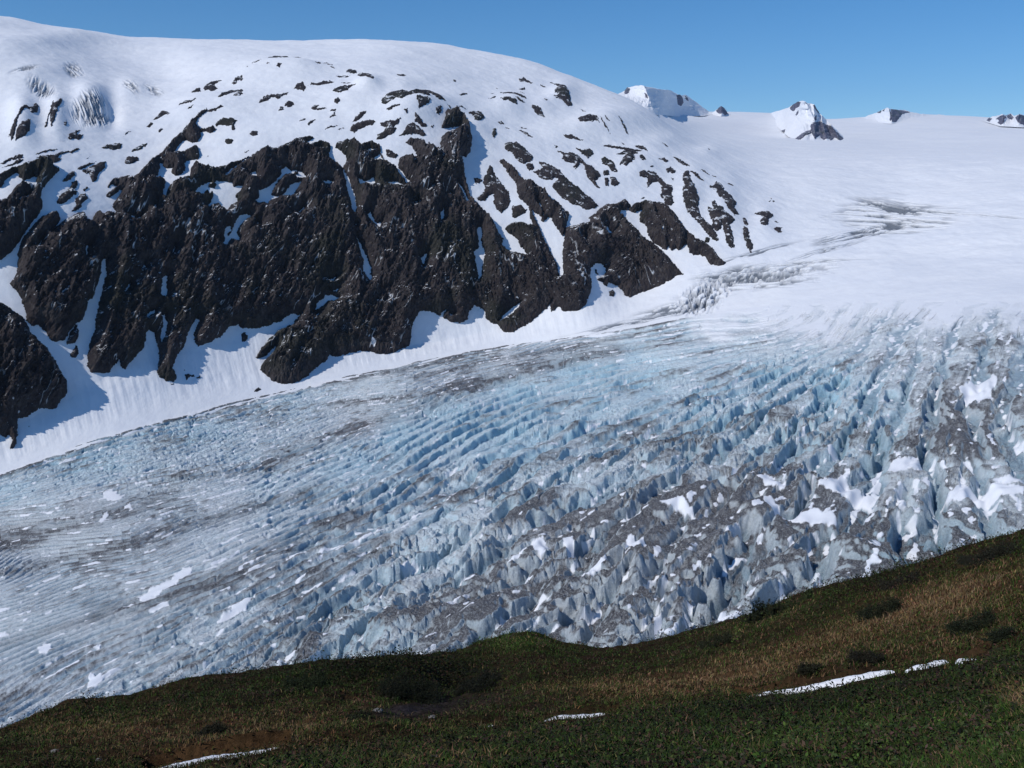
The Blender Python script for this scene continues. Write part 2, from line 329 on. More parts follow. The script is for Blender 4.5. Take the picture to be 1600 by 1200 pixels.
# separate outcrops: region|outline ; several outlines with the same number sign belong to one outcrop
OUT = {}
OUT['on the upper left icefall slope'] = """13,223 18,212 28,198 38,183 43,178 46,182 52,175 58,167 61,172 60,184 52,189 48,190 47,185 42,187 35,195 28,206 26,214 22,222 19,229 17,222
24,229 26,218 35,208 48,201 49,212 42,222 32,228
70,206 76,190 85,171 86,178 92,174 99,167 97,177 90,190 83,205 80,208 79,198 82,186 78,192 73,206
100,203 105,196 103,205
105,221 110,213 120,207 126,205 120,212 131,213 125,218 118,219 110,220"""
OUT['above the left cliff band'] = """158,231 168,225 180,223 191,223 188,230 178,233 168,232
204,234 215,227 228,222 230,223 220,231 207,235
192,212 197,207 207,205 198,209
228,199 235,194 240,193 234,199
239,189 247,180 254,175 258,177 266,180 255,183 248,187
246,205 252,201 255,202 250,206
278,170 290,165 300,165 309,161 300,168 288,170
293,180 303,173 300,178
195,255 198,245 206,244 217,245 216,251 208,256 200,256
134,250 140,245 137,249
54,244 70,240 92,236 80,240 60,244
60,258 62,254 70,249 54,249 65,246 85,245 95,240 110,237 123,232 125,234 115,239 105,240 95,244 90,249 99,251 85,256 78,250
0,256 10,251 25,247 36,246 34,250 18,252 5,257
3,262 15,258 30,251 38,252 30,257 12,261
324,183 332,178 345,174 350,176 340,178 330,183"""
OUT['on snow beside the left cliff'] = """121,266 135,258 150,253 153,252 140,260 127,268
129,270 140,263 155,254 166,252 165,262 155,272 150,284 143,285 140,275 133,274
98,286 105,275 115,269 118,274 112,281 105,286
88,315 95,305 108,296 112,287 120,284 122,290 116,296 121,302 112,310 103,317 92,321
130,298 135,293 138,294 133,301
118,311 125,306 133,305 138,312 130,318 127,325 118,332 112,331 120,322 118,316
118,560 108,557 113,548 118,540 120,538 122,552"""
OUT['on the round knoll below the skyline'] = """418,99 425,96 430,93 437,95 443,94 448,92 453,94 445,96 436,97 430,98
457,93 465,92 471,94 464,95
475,95 482,96 480,97
392,110 400,107 411,105 402,108
385,115 389,113 387,116
416,113 422,112 418,114
431,116 436,114 441,115 437,118
492,106 502,104 500,107
503,102 510,101 521,105 512,104
515,109 525,110 518,111
362,131 368,124 378,123 380,127 372,128 365,133
299,145 305,137 313,137 314,144 305,146
318,135 325,129 333,126 347,125 338,128 335,132 340,139 330,144 325,138 320,142
340,160 347,150 357,144 368,142 379,141 378,147 368,147 358,150 352,154 346,158
365,156 370,151 378,147 380,151 373,156"""
OUT['on the middle snow slope'] = """404,164 412,154 422,150 430,150 438,150 445,147 452,146 445,150 438,154 433,159 430,153 420,158 412,162
435,174 438,168 443,170 443,175 437,176
445,166 450,161 458,161 460,165 453,170 446,169
458,140 465,135 472,133 479,138 475,144 468,142
480,136 490,133 500,131 515,129 524,131 512,133 500,135 490,135
520,146 528,138 538,137 550,138 556,140 545,141 543,147 533,150 524,149
540,115 546,111 555,114 558,117 548,117
523,121 540,120 549,122 535,123
533,131 545,132 550,134 540,133
558,121 566,119 575,124 585,134 582,137 575,135 566,129 561,125
522,162 531,160 530,167 523,166
486,170 492,167 498,167 494,172 505,172 512,173 500,175 490,174
514,177 525,173 524,177
515,186 523,178 525,182 517,186"""
OUT['just above the main cliff edge'] = """468,193 476,188 478,190 470,194
480,200 486,194 492,192 488,198 482,202
498,210 515,201 530,200 520,203 505,206
527,206 540,200 532,205
550,192 556,184 563,179 573,177 567,184 558,190
547,205 550,198 560,193 572,189 578,189 587,191 582,195 570,199 560,202 553,208
337,196 345,190 352,187 362,188 372,191 367,194 367,203 361,204 361,197 350,197 340,198
389,210 394,206 402,206 402,211 395,213
352,218 358,216 366,218 362,223 354,223
381,238 390,233 385,238
323,241 326,240 325,243"""
OUT['on the rocky summit above the cliff'] = """596,165 600,158 608,152 620,149 630,148 637,150 630,152 632,156 640,160 643,155 642,150 652,147 660,146 668,148 675,155 683,160 690,163 697,172 708,180 702,177 695,170 688,170 680,168 675,162 665,158 658,157 670,162 672,170 665,168 655,166 645,166 635,168 628,170 620,165 610,168 603,171 596,170
652,170 660,171 673,174 671,178 663,182 656,184 652,176
680,182 690,178 691,184 684,188
604,177 625,177 625,179 606,180
630,184 637,184 636,189
594,194 610,192 627,193 622,198 615,200 620,204 615,210 606,211 596,218 587,216 590,210 600,205 603,200 595,197
646,197 650,188 655,192 660,195 668,202 660,202 650,196
623,213 632,207 635,200 642,197 650,199 658,205 667,212 660,214 648,209 636,212
603,233 612,235 622,241 618,247 606,246 603,239
651,216 664,218 655,218
669,221 678,226 682,232 674,228
674,200 678,199 676,203"""
OUT['on high snow right of the summit'] = """733,181 740,176 750,177 757,183 757,190 750,195 742,194 740,186
716,172 722,170 730,174 722,173
717,152 722,148 733,149 725,151
620,118 632,117 635,120 628,122 622,120
709,124 712,124 711,126
770,203 775,202 776,210 772,218 769,213
777,192 783,190 788,194 783,196
790,199 798,202 793,202
809,202 820,205 833,214 825,212
812,197 824,201 814,199
762,157 775,156 776,158 763,158
767,149 776,149 770,150
773,138 780,138 776,139"""
OUT['on smooth snow below the right skyline'] = """781,148 800,149 812,151 820,155 823,161 815,159 803,153 785,150
781,161 795,163 806,165 808,172 803,172 795,168 785,166
803,160 815,164 821,169 812,167
829,169 838,171 845,177 852,185 843,182 836,178
810,124 818,121 826,125 832,131 822,127 813,127
811,136 820,135 821,138 813,138
813,142 822,145 815,145
867,147 872,145 870,138 878,143 885,150 890,160 895,168 888,170 880,165 870,162 866,158 874,156 867,152
858,129 870,135 880,141 888,150 894,163 890,160 882,148 872,139
844,131 855,138 848,136
850,160 857,164 852,165
840,170 848,178 853,185 845,182 838,180
903,191 912,189 920,188 930,195 938,203 930,200 920,200 912,200 905,197
921,187 928,191 937,198 930,195
937,193 948,205 955,214 945,206
941,191 955,202 950,200
965,189 975,200 983,215 977,208 970,197
907,173 915,181 911,179"""
OUT['above the right cliffs'] = """788,225 795,222 803,224 806,221 815,228 825,238 832,244 832,252 820,257 813,255 807,250 800,240 790,236
822,257 832,256 834,264 826,267
866,225 875,227 868,228
879,213 895,215 914,221 900,219 885,217
870,232 882,236 895,236 905,242 912,250 925,258 936,270 938,276 930,282 937,294 930,290 922,280 918,276 915,268 912,255 907,252 900,264 896,262 898,256 885,252 878,247 880,240
898,227 910,232 922,231 928,238 918,245 910,238
841,253 848,254 862,258 873,264 882,275 890,283 902,290 915,302 930,314 936,320 928,325 915,326 905,321 893,317 882,310 870,298 862,289 872,280 873,276 862,280 850,280 842,277 834,268 848,263
942,225 955,226 975,232 990,237 1003,242 1000,243 980,238 960,230 944,228
962,242 975,237 990,240 997,246 988,248 993,256 987,262 978,265 968,260 975,250 978,246 968,243
999,251 1003,250 1010,258 1005,260 1000,257
991,229 1005,234 1012,242 1002,238 992,232
971,223 977,227 972,226
940,248 945,245 955,252 960,260 965,272 958,270 950,260 941,257
942,268 950,266 952,275 945,276
945,278 950,280 951,292 946,290
953,278 962,280 968,288 960,292 954,288
1000,311 1008,309 1005,312
765,258 770,265 775,275 785,288 795,300 797,313 795,322 788,328 783,332 775,325 772,318 772,302 762,305 758,312 750,313 745,308 752,302 757,297 758,290 754,283 757,275
740,277 746,276 753,280 748,287 742,284
800,320 815,320 822,328 815,335 805,340 800,335
783,372 787,369 788,375"""
OUT['on the right shoulder above the snowfield'] = """998,274 1005,272 1020,273 1030,277 1040,288 1052,297 1048,305 1053,320 1048,324 1040,322 1037,312 1032,308 1033,296 1036,292 1028,286 1020,285 1012,293 1011,286 1014,280 1000,279
1068,273 1077,275 1078,285 1085,297 1087,306 1092,318 1091,330 1095,342 1105,350 1113,358 1120,368 1123,376 1118,377 1110,372 1100,362 1090,350 1080,342 1072,333 1067,320 1065,305 1070,298 1067,288
1078,274 1088,278 1100,291 1092,288 1084,281
1108,297 1115,296 1118,290 1125,294 1132,300 1130,305 1142,312 1151,321 1148,328 1155,338 1148,340 1138,334 1132,322 1122,312 1118,303
1105,328 1115,333 1111,322 1117,320 1121,330 1130,331 1132,338 1140,341 1148,345 1146,352 1140,354 1145,370 1148,386 1142,388 1135,380 1131,365 1129,352 1127,362 1120,364 1112,356 1113,350 1108,340
1160,342 1164,340 1170,350 1167,353 1161,347
1162,355 1168,357 1170,368 1177,385 1174,393 1168,388 1163,376 1161,365
1178,334 1190,332 1202,333 1208,338 1202,347 1200,352 1194,356 1187,349 1193,343 1188,339
1208,358 1215,353 1223,354 1219,360 1224,362 1217,365 1210,361
1210,347 1217,347 1212,349
1200,317 1204,315 1203,318
1207,313 1212,316 1208,317
1202,310 1207,311 1204,312
1105,372 1109,374 1109,378 1105,380 1101,377
1094,271 1102,273 1110,280 1103,277
1112,279 1121,284 1114,282
1136,291 1148,295 1138,295
1039,266 1048,265 1056,271 1052,275 1043,271
1048,280 1054,282 1052,286
1015,267 1021,265 1018,270
1029,254 1038,252 1045,258 1038,259
1050,248 1062,254 1078,268 1068,265 1058,257
1036,229 1046,236 1040,234
1105,236 1109,240 1106,239"""
OUT['in the snow apron below the cliff'] = """376,521 384,519 387,526 385,532 378,533 377,527
397,612 400,607 405,606 409,610 400,612
289,588 293,585 299,587 304,586 303,590 296,590 291,594
305,592 312,588 314,592
286,580 290,579 289,581
951,455 957,452 961,458 958,464 952,461
44,670 48,669 46,671
264,600 272,600 268,602"""

RS = Raster(-280, 60, 1260, 780)
ids = {}                      # id -> (name, region, first point)
def rock(pts, info):
    k = len(ids) + 1; ids[k] = info; RS.paint(pts, k)
rock(NW_CLIFF, ('cliff', 'dark cliff at the upper left, above the left snow gully')); ID_NW = 1
rock(CLIFF, ('cliff', 'long dark brown cliff face streaked with snow gullies')); ID_MAIN = 2
rock(MID_SPUR, ('cliff', 'mid')); ID_MID = 3
RS.m[RS.m == 3] = 2; del ids[3]; ids[3] = ('unused', '')
for h in HOLLOWS: RS.paint(h, 0)
for h in ISLES: RS.paint(h, 2)
rock(BUTTRESS, ('cliff', 'dark rock buttress at the left edge reaching down to the glacier snow')); ID_BUT = 4
rock(EAST_SPUR, ('cliff', 'dark brown rock spur at the right end of the cliffs')); ID_EAST = 5
for region, txt in OUT.items():
    for line in txt.strip().split('\n'):
        rock(PP(line), ('outcrop', region))
inside = RS.m > 0
d_in = RS.edt(inside, 70); d_out = RS.edt(~inside, 24)
SD = (d_in - d_out).astype(np.float32)
lab = RS.m.copy()                                   # grow the ids a little past their outlines
for it in range(8):
    for dy, dx in ((0, 1), (0, -1), (1, 0), (-1, 0)):
        sh = np.roll(lab, (dy, dx), (0, 1)); lab = np.where(lab == 0, sh, lab)
log('rock outlines', len(ids))

# ------------------------------------------------------------------ mountain base, snow surface
s_m = np.concatenate([np.linspace(2.88, 4, 135, endpoint=False), np.linspace(4, 5, 400, endpoint=False), np.linspace(5, 6, 230, endpoint=False),
                      np.linspace(6, 7, 110, endpoint=False), np.linspace(7, 9, 90, endpoint=False), np.linspace(9, 10, 8)])
PM, pxm, pym, rm = terrain(s_m)
NM = grid_normals(PM)
u_w = (np.broadcast_to(AZ, rm.shape) * 2000).astype(np.float32); z_w = PM[..., 2].astype(np.float32)
X, Y = PM[..., 0], PM[..., 1]
# knolls and hollows of the snow dome: px, py, radius x, radius y (photo px), height m
BUMPS = [(430,112,85,22,20),(575,135,26,16,20),(655,172,60,26,30),(545,160,50,18,8),(800,165,35,18,18),(880,148,26,22,22),(950,190,45,22,20),(900,205,60,18,10),
         (35,190,28,45,22),(90,180,22,40,20),(140,160,35,35,26),(205,140,30,22,14),(60,120,60,25,12),(250,110,60,25,-14),(175,175,18,28,-16),(300,185,60,20,8),(350,165,50,20,12),
         (500,200,60,16,6),(470,110,30,12,8),(630,130,40,14,10),(700,130,60,14,-6),(1000,260,50,25,16),(1080,300,30,50,14),(1130,320,26,50,12),(1030,225,40,20,12),(1110,238,26,12,7),
         (850,165,26,14,12),(300,80,120,20,10),(120,60,90,16,14),(600,80,100,14,8),(1195,345,20,25,8),(745,200,30,20,8),(300,160,40,30,8)]
dz = np.zeros_like(z_w)
for bx, by, sx, sy, h in BUMPS:
    q = ((pxm - bx) / sx)**2 + ((pym - by) / sy)**2
    dz += h * np.exp(-q * 1.4)
near = sstep(9000, 3000, rm)
dz += near * (9 * fbm(X / 330, Y / 330, 3, 5) + 2.6 * fbm(X / 70, Y / 70, 3, 9) + .45 * fbm(X / 18, Y / 18, 2, 19)) * sstep(2.98, 4.2, s_m)[:, None]
dz += (1 - near) * 25 * fbm(X / 1500, Y / 1500, 3, 15)
# wind and melt ripples on the steep apron, running downhill
apron = sstep(3.02, 3.4, s_m)[:, None] * sstep(4.5, 4.0, s_m)[:, None] * sstep(1050, 850, pxm)
dz += apron * (1.6 * fbm(u_w / 16 + z_w / 60, z_w / 70, 3, 31))
# shallow gullies where snow lies between the rocks
s_end = 3.0 + .3 * sstep(820, 1200, pxm)
dz -= 14 * sstep(-.05, -.10, s_m[:, None] - s_end - .012 * noise(pxm / 30, pym / 30, 16))
PS = PM.copy(); PS[..., 2] += dz
# crevasse bands of the upper icefield and of the side icefall
icef = np.zeros_like(z_w); grime = np.zeros_like(z_w)
def band(cx, cy, sx, sy, ang, fx, fy, depth, seed, g=.6, rag=1.0):
    a = math.radians(ang); w = (sx * 2 * abs(math.cos(a)) + sy * 2, sy * 2 + sx * 2 * abs(math.sin(a)))
    sel = (np.abs(pxm - cx) < w[0]) & (np.abs(pym - cy) < w[1]); rows = np.nonzero(sel.any(1))[0]; cols_ = np.nonzero(sel.any(0))[0]
    S = (slice(rows[0], rows[-1] + 1), slice(cols_[0], cols_[-1] + 1))
    dx = pxm[S] - cx; dy = -(pym[S] - cy)
    u = dx * math.cos(a) + dy * math.sin(a); v = -dx * math.sin(a) + dy * math.cos(a)
    m = np.exp(-((u / sx)**2 + (v / sy)**2) * 1.3)
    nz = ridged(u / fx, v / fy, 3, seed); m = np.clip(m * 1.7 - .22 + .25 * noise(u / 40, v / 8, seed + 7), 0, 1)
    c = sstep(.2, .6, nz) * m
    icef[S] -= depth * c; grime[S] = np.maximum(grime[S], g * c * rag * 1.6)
band(1400, 338, 85, 26, -3, 95, 3.2, 9, 41, .95); band(1470, 329, 120, 3, -5, 90, 3, 6, 42, 1.0); band(1345, 365, 70, 9, 12, 70, 3, 6, 43, .9); band(1395, 322, 60, 8, -8, 50, 3, 7, 58, 1.0); band(1290, 392, 60, 4, 14, 50, 3, 4, 44)
band(1100, 462, 46, 22, 28, 12, 7, 11, 45, .6); band(1200, 425, 100, 12, 5, 40, 3, 8, 46); band(1185, 436, 80, 14, 2, 45, 3.6, 9, 47, .85); band(1150, 425, 60, 10, 10, 60, 3, 7, 59, .9); band(1060, 480, 70, 10, 14, 40, 3, 4, 48)
band(1230, 412, 110, 3, 4, 70, 2.5, 5, 49); band(1000, 500, 110, 5, 12, 60, 3, 3, 50); band(1180, 395, 70, 4, 14, 60, 3, 3, 51)
band(140, 175, 17, 30, -62, 22, 4, 4.5, 52, .55); band(152, 188, 10, 22, -70, 14, 3, 4, 60, .6); band(115, 112, 16, 12, -45, 18, 4, 4, 53, .55); band(65, 145, 12, 24, 62, 20, 4, 4, 54, .5)
band(205, 138, 14, 9, -40, 16, 3.5, 4, 55, .5); band(240, 138, 16, 9, -25, 16, 4, 3, 56, .4); band(40, 115, 22, 5, 8, 24, 3, 3, 57, .5)
PS[..., 2] += icef
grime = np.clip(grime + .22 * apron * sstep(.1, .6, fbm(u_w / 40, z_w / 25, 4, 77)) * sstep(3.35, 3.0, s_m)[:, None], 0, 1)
jm = int(np.searchsorted(s_m, 7.0))
grid_s = grid_obj('snow_mountain', PS[:, :], M_SNOW, cols={'grime': grime})
props(grid_s, kind='structure')
log('snow')

# ------------------------------------------------------------------ rocks: raised along the slope's normal from the snow
wx = 2.2 * fbm(pxm / 9, pym / 9, 3, 61) + 1.3 * noise(pxm / 3, pym / 3, 161); wy = 2.0 * fbm(pxm / 9 + 50, pym / 9, 3, 62) + 1.1 * noise(pxm / 3.3, pym / 2.6, 162)
inr = (pxm > -275) & (pxm < 1250) & (pym > 70) & (pym < 775)
sdv = RS.sample(SD, pxm + wx, pym + wy); lbv = RS.sample(lab, pxm + wx, pym + wy, True)
sdv = np.where(inr, sdv, -12); mpp = rm / F                         # metres per photo pixel
sdm = (sdv + .7 * noise(pxm / 2.2, pym / 1.8, 63)) * mpp
slant = np.interp(pxm, [0, 250, 450, 700, 900, 1100], [.35, .30, .45, .1, -.5, -.8]).astype(np.float32)
pu = (pxm + slant * (pym - 400)).astype(np.float32); pv = pym.astype(np.float32)
wpu = pu + 10 * fbm(pxm / 60, pym / 60, 3, 64)
ribs = 14 * ridged(wpu / 62, pv / 190, 2, 65) + 9 * ridged(wpu / 24, pv / 70, 2, 66) + 6.0 * fbm(pu / 9, pv / 17, 3, 67) + 6.5 * ridged(pu / 8, pv / 10, 3, 68) + 4.0 * ridged(pxm / 3.4 + pym / 7, pym / 3.4, 2, 69)
big = np.isin(lbv, (1, 2, 4, 5))
hmax = np.where(lbv == 4, 22, np.where(big, 11, 3.2)); wid = np.where(lbv == 4, 16, np.where(big, 8, 6))
pos = np.maximum(sdm, 0)
h = hmax * (1 - np.exp(-pos / wid)) + ribs * np.where(big, np.clip(pos / 22, 0, 1), np.clip(pos / 90, 0, .25)) + np.where(big, 1.2, .5) * np.clip(pos, 0, 2)
h = np.where(sdm < 0, np.maximum(sdm * .9, -14), h)
# summit knob: its right side falls steeply and throws a shadow
h += 7 * np.exp(-(((pxm - 715) / 26)**2 + ((pym - 215) / 34)**2)) * (sdm > 0) * np.clip(pos / 8, 0, 1)
gl = sstep(.945, .985, 1 - np.abs(noise(wpu / 20, pv / 75, 81) + .25 * noise(pu / 5, pv / 9, 82))) * sstep(.12, .34, fbm(pxm / 55, pym / 35, 3, 83)) + sstep(.60, .66, fbm(pu / 7, pv / 5, 3, 84) + .25 * fbm(pxm / 60, pym / 40, 2, 85))
gl = (np.clip(gl, 0, 1) * big * (pos > 3)).astype(np.float32); h = h - 1.0 * gl
PR = PS + NM * h[..., None]
fc = lbv[:-1, :-1]; top = np.maximum(np.maximum(sdv[:-1, :-1], sdv[1:, :-1]), np.maximum(sdv[:-1, 1:], sdv[1:, 1:])) > -2.5
sizes = {}
ordered = {}
for k, info in ids.items():
    if info[0] == 'unused': continue
    sel = (fc == k) & top
    if not sel.any(): continue
    jj, ii = np.nonzero(sel); cxk = float(pxm[jj, ii].mean()); cyk = float(pym[jj, ii].mean())
    wpx = float(np.ptp(pxm[jj, ii])); hpx = float(np.ptp(pym[jj, ii]))
    j0, j1, i0, i1 = jj.min(), jj.max() + 2, ii.min(), ii.max() + 2
    sub = PR[j0:j1, i0:i1]; keep = sel[j0:j1 - 1, i0:i1 - 1]
    if info[0] != 'cliff':                             # one piece only
        L_ = np.where(keep, np.arange(1, keep.size + 1).reshape(keep.shape), 0)
        while True:
            N_ = np.pad(L_, 1); N_ = np.maximum.reduce([N_[1:-1, 1:-1], N_[:-2, 1:-1], N_[2:, 1:-1], N_[1:-1, :-2], N_[1:-1, 2:]]) * keep
            if (N_ == L_).all(): break
            L_ = N_
        v_, c_ = np.unique(L_[keep], return_counts=True); keep = L_ == v_[np.argmax(c_)]
    if info[0] == 'cliff':
        o = grid_obj('cliff', sub, M_ROCK, keep, {'gully_snow': gl[j0:j1, i0:i1]}); props(o, kind='structure')
    else:
        o = grid_obj('rock_outcrop', sub, M_ROCK, keep)
        ordered.setdefault(info[1], []).append((cxk, cyk, wpx, hpx, o))
ORD = ['leftmost', 'second', 'third', 'fourth', 'fifth', 'sixth', 'seventh', 'eighth', 'ninth', 'tenth', 'eleventh', 'twelfth', 'thirteenth', 'fourteenth', 'fifteenth',
       'sixteenth', 'seventeenth', 'eighteenth', 'nineteenth', 'twentieth', 'twenty first', 'twenty second', 'twenty third', 'twenty fourth', 'twenty fifth']
for region, lst in ordered.items():
    lst.sort(key=lambda t: t[0])
    for n, (cx, cy, w, hh, o) in enumerate(lst):
        size = 'large' if w * hh > 900 else ('small' if w * hh > 120 else 'tiny')
        shape = 'wide flat' if w > 2.6 * hh else ('tall narrow' if hh > 1.6 * w else 'rounded')
        where = 'leftmost' if n == 0 else ('rightmost' if n == len(lst) - 1 else ORD[n] + ' from left')
        props(o, '%s %s outcrop, %s %s' % (size, shape, where, region), 'rock outcrop', 'dark rock outcrops showing through the mountain snow')
log('rocks', sum(len(v) for v in ordered.values()))

# ------------------------------------------------------------------ far peaks behind the icefield
def lerp_line(pts, x):
    p = np.array(pts, float); return np.interp(x, p[:, 0], p[:, 1])
PK_s = np.linspace(7.0, 9.0, 200); PK_te = pchip(np.arange(len(ROWS)), row_te, PK_s); PK_r = np.exp(pchip(np.arange(len(ROWS)), np.log(row_r), PK_s))
PK_te = np.maximum.accumulate(PK_te, 0) + np.arange(200)[:, None] * 1e-7
def peak(name, label, ridge, basepts, r0, depth, spurs, rocks, seed, rough=1.0):
    """ridge/base: photo polylines; spurs: (top x, top y, foot x, foot y, width px, metres towards the viewer)"""
    x0 = ridge[0][0]; x1 = ridge[-1][0]; n = int((x1 - x0) * 2.2); xs = np.linspace(x0, x1, n); T = np.linspace(0, 1, 70)
    top = lerp_line(ridge, xs) + .7 * rough * noise(xs / 5, xs * 0, seed); bot = lerp_line(basepts, xs) + 1.2
    px = np.broadcast_to(xs, (70, n)); py = bot + (top - bot) * T[:, None]
    hgt = np.clip((bot - top) / 30, .03, 1.6)
    azb, teb = ray(xs, bot)                              # where the foot of the slope meets the icefield
    rr_ = np.array([np.interp(t_, PK_te[:, int(np.clip(np.searchsorted(AZ, a_), 0, NC - 1))], PK_r[:, int(np.clip(np.searchsorted(AZ, a_), 0, NC - 1))]) for a_, t_ in zip(azb, teb)])
    k9 = np.ones(15) / 15; rr_ = np.convolve(np.pad(rr_, 7, mode='edge'), k9, mode='valid')
    r = rr_[None] + depth * T[:, None] * hgt
    rec = np.ones_like(py); am = max(s_[5] for s_ in spurs)
    for tx, ty, fx, fy, w, amp in spurs:                 # the spurs stand forward, the faces between them fall back
        q = np.clip((py - ty) / (fy - ty + 1e-6), 0, 1.0); cx = tx + (fx - tx) * q + 1.5 * fbm(py / 6, py * 0 + tx, 2, seed + 9)
        rec = np.minimum(rec, np.clip(np.abs(px - cx) / w, 0, 1) + (1 - amp / am) * .8)
    r = r + am * rec * T[:, None]**.8
    r = r + hgt * rough * (60 * fbm(px / 9, py / 9, 4, seed + 1)) * np.minimum(T[:, None] * 4, 1)
    az, te = ray(px, py)
    P = np.stack([r*np.sin(az), r*np.cos(az), r*te], -1)
    Pb = P[::-1][1:36:2].copy()                              # the far side, sloping down behind
    k = np.arange(1, len(Pb) + 1)[:, None] / len(Pb)
    rb = r[-1][None] + 1400 * k; zb = P[-1, :, 2][None] - 900 * k
    A = az[-1][None]
    back = np.stack([rb*np.sin(A), rb*np.cos(A), zb], -1)
    P = np.concatenate([P, back], 0)
    root = bpy.data.objects.new(name, None); C.objects.link(root)
    props(root, label, 'snow peak', 'far snow peaks on the skyline')
    grid_obj('snow_slope', P, M_SNOW, cols={'grime': np.zeros(P.shape[:2])}, parent=root)
    for pts in rocks:
        R2 = Raster(min(p[0] for p in pts) - 4, min(p[1] for p in pts) - 4, max(p[0] for p in pts) + 4, max(p[1] for p in pts) + 4, 3)
        R2.paint(pts, 1); ins = R2.m > 0; sdd = R2.edt(ins, 15) - R2.edt(~ins, 9)
        m = (px > R2.x0) & (px < R2.x0 + R2.w / R2.k) & (py > R2.y0) & (py < R2.y0 + R2.h / R2.k)
        v = np.where(m, R2.sample(sdd, px + 1.0 * fbm(px / 3, py / 3, 2, seed + 3), py + .9 * fbm(px / 3 + 9, py / 3, 2, seed + 4)) + .5 * noise(px / 1.6, py / 1.6, seed + 5), -3)
        off = np.where(v > 0, 6 + 10 * np.minimum(v, 3) + 14 * fbm(px / 3, py / 3, 2, seed + 6) * np.minimum(v, 1), v * 8)
        r3 = r - off; P3 = np.stack([r3*np.sin(az), r3*np.cos(az), r3*te + np.clip(off, 0, 9) * .3], -1)
        kp = v[:-1, :-1] > -1.2
        if kp.any(): grid_obj('rock_face', P3, M_HAZED_ROCK, kp, parent=root)
peak('snow_peak', 'broad snow peak farthest left on the skyline, its right face in shade',
     [(958,150),(968,146),(977,141),(980,137),(985,136),(995,133.5),(1003,133),(1008,135),(1020,137),(1035,140),(1048,141),(1058,147),(1064,149),(1072,148),(1080,154),(1090,161),(1100,169),(1112,177)],
     [(958,151),(975,160),(1000,172),(1020,178),(1060,181),(1100,180),(1112,177.5)], 9800, 600,
     [(1006,133,1024,180,30,1100),(1040,141,1050,175,12,300),(1072,149,1090,178,26,900)],
     [PP("976,141 980,137 984,139 983,144 979,147 976,147"), PP("1057,149 1063,148 1066,153 1068,160 1064,166 1059,163 1058,155"), PP("1007,145 1010,147 1012,154 1009,152"), PP("1070,150 1074,152 1076,158 1072,156")], 210)
peak('rock_peak', 'small pointed rocky peak between the two snow peaks on the skyline', [(1112,177),(1120,171),(1124,168),(1127,165.5),(1130,168),(1134,171),(1137,177),(1146,179.5)],
     [(1112,177.5),(1125,181),(1146,180)], 9500, 200, [(1127,166,1128,180,9,300)], [PP("1119,173 1124,168 1127,164 1131,168 1134,172 1138,178 1133,180 1128,176 1125,178 1121,176")], 220)
peak('snow_peak', 'tallest pointed snow peak with a dark ribbed rock face below its summit',
     [(1203,177),(1212,174),(1220,172),(1232,168),(1240,163),(1247,159),(1254,157),(1262,161),(1272,163),(1276,170),(1281,177),(1289,185),(1298,194),(1310,206),(1318,214),(1328,219)],
     [(1203,178),(1212,195),(1232,213),(1250,219),(1310,220.5),(1328,219.5)], 8800, 650,
     [(1257,157,1272,186,22,800),(1272,184,1260,219,24,760),(1284,188,1292,219,12,560),(1298,196,1312,219,12,520)],
     [PP("1234,169 1240,163 1246,159 1251,160 1249,166 1243,170 1240,174 1236,172"), PP("1243,179 1247,172 1248,176 1244,181"), PP("1270,165 1274,163 1278,170 1280,177 1275,173"), PP("1272,184 1276,180 1276,187 1273,188"),
      PP("1241,218 1250,211 1260,205 1268,203 1266,196 1272,191 1282,190 1292,195 1300,198 1308,207 1314,213 1320,218 1312,219 1305,215 1299,219 1292,216 1286,219 1280,211 1274,217 1268,208 1258,212 1250,218"),
      PP("1205,205 1212,201 1218,206 1227,202 1225,208 1216,212 1208,211")], 230)
peak('snow_peak', 'low snow peak with a sharp shaded right side, right of the tallest peak',
     [(1336,188),(1345,185),(1360,179),(1370,176),(1380,171),(1386,168),(1391,170),(1400,171),(1415,172),(1424,175),(1440,178),(1460,179),(1475,179)],
     [(1336,189),(1360,190),(1392,192.5),(1440,185),(1475,179.5)], 9400, 350, [(1388,168,1393,192,24,800)],
     [PP("1370,176 1377,173 1376,177"), PP("1379,173 1383,170 1381,174"), PP("1390,172 1393,178 1392,190 1390,186 1391,180"), PP("1393,171 1405,172 1422,175 1410,178 1405,184 1400,191 1394,190 1392,180")], 240)
peak('rock_peak', 'low ragged rocky peak at the right end of the skyline',
     [(1530,186),(1541,187),(1550,182),(1558,181),(1566,178),(1572,180),(1579,177),(1584,181),(1588,180),(1595,178),(1605,181),(1625,189)],
     [(1530,187),(1545,191),(1562,196),(1600,198),(1625,190)], 9000, 300, [(1566,178,1568,197,12,400),(1592,179,1588,196,12,400)],
     [PP("1541,188 1546,184 1550,186 1546,190"), PP("1556,186 1562,182 1568,180 1573,184 1568,187 1570,190 1564,195 1559,192 1562,188"), PP("1573,182 1579,178 1584,184 1581,187 1576,185"), PP("1586,184 1592,179 1602,182 1604,196 1596,194 1590,190")], 250)
log('peaks')

# ------------------------------------------------------------------ glacier
s_g = np.concatenate([np.linspace(0.35, 1, 130, endpoint=False), np.linspace(1, 2, 420, endpoint=False), np.linspace(2, 3.0, 450, endpoint=False), np.linspace(3, 3.34, 90)])
PG, pxg, pyg, rg = terrain(s_g)
XG = PG[..., 0].astype(np.float32); YG = PG[..., 1].astype(np.float32)
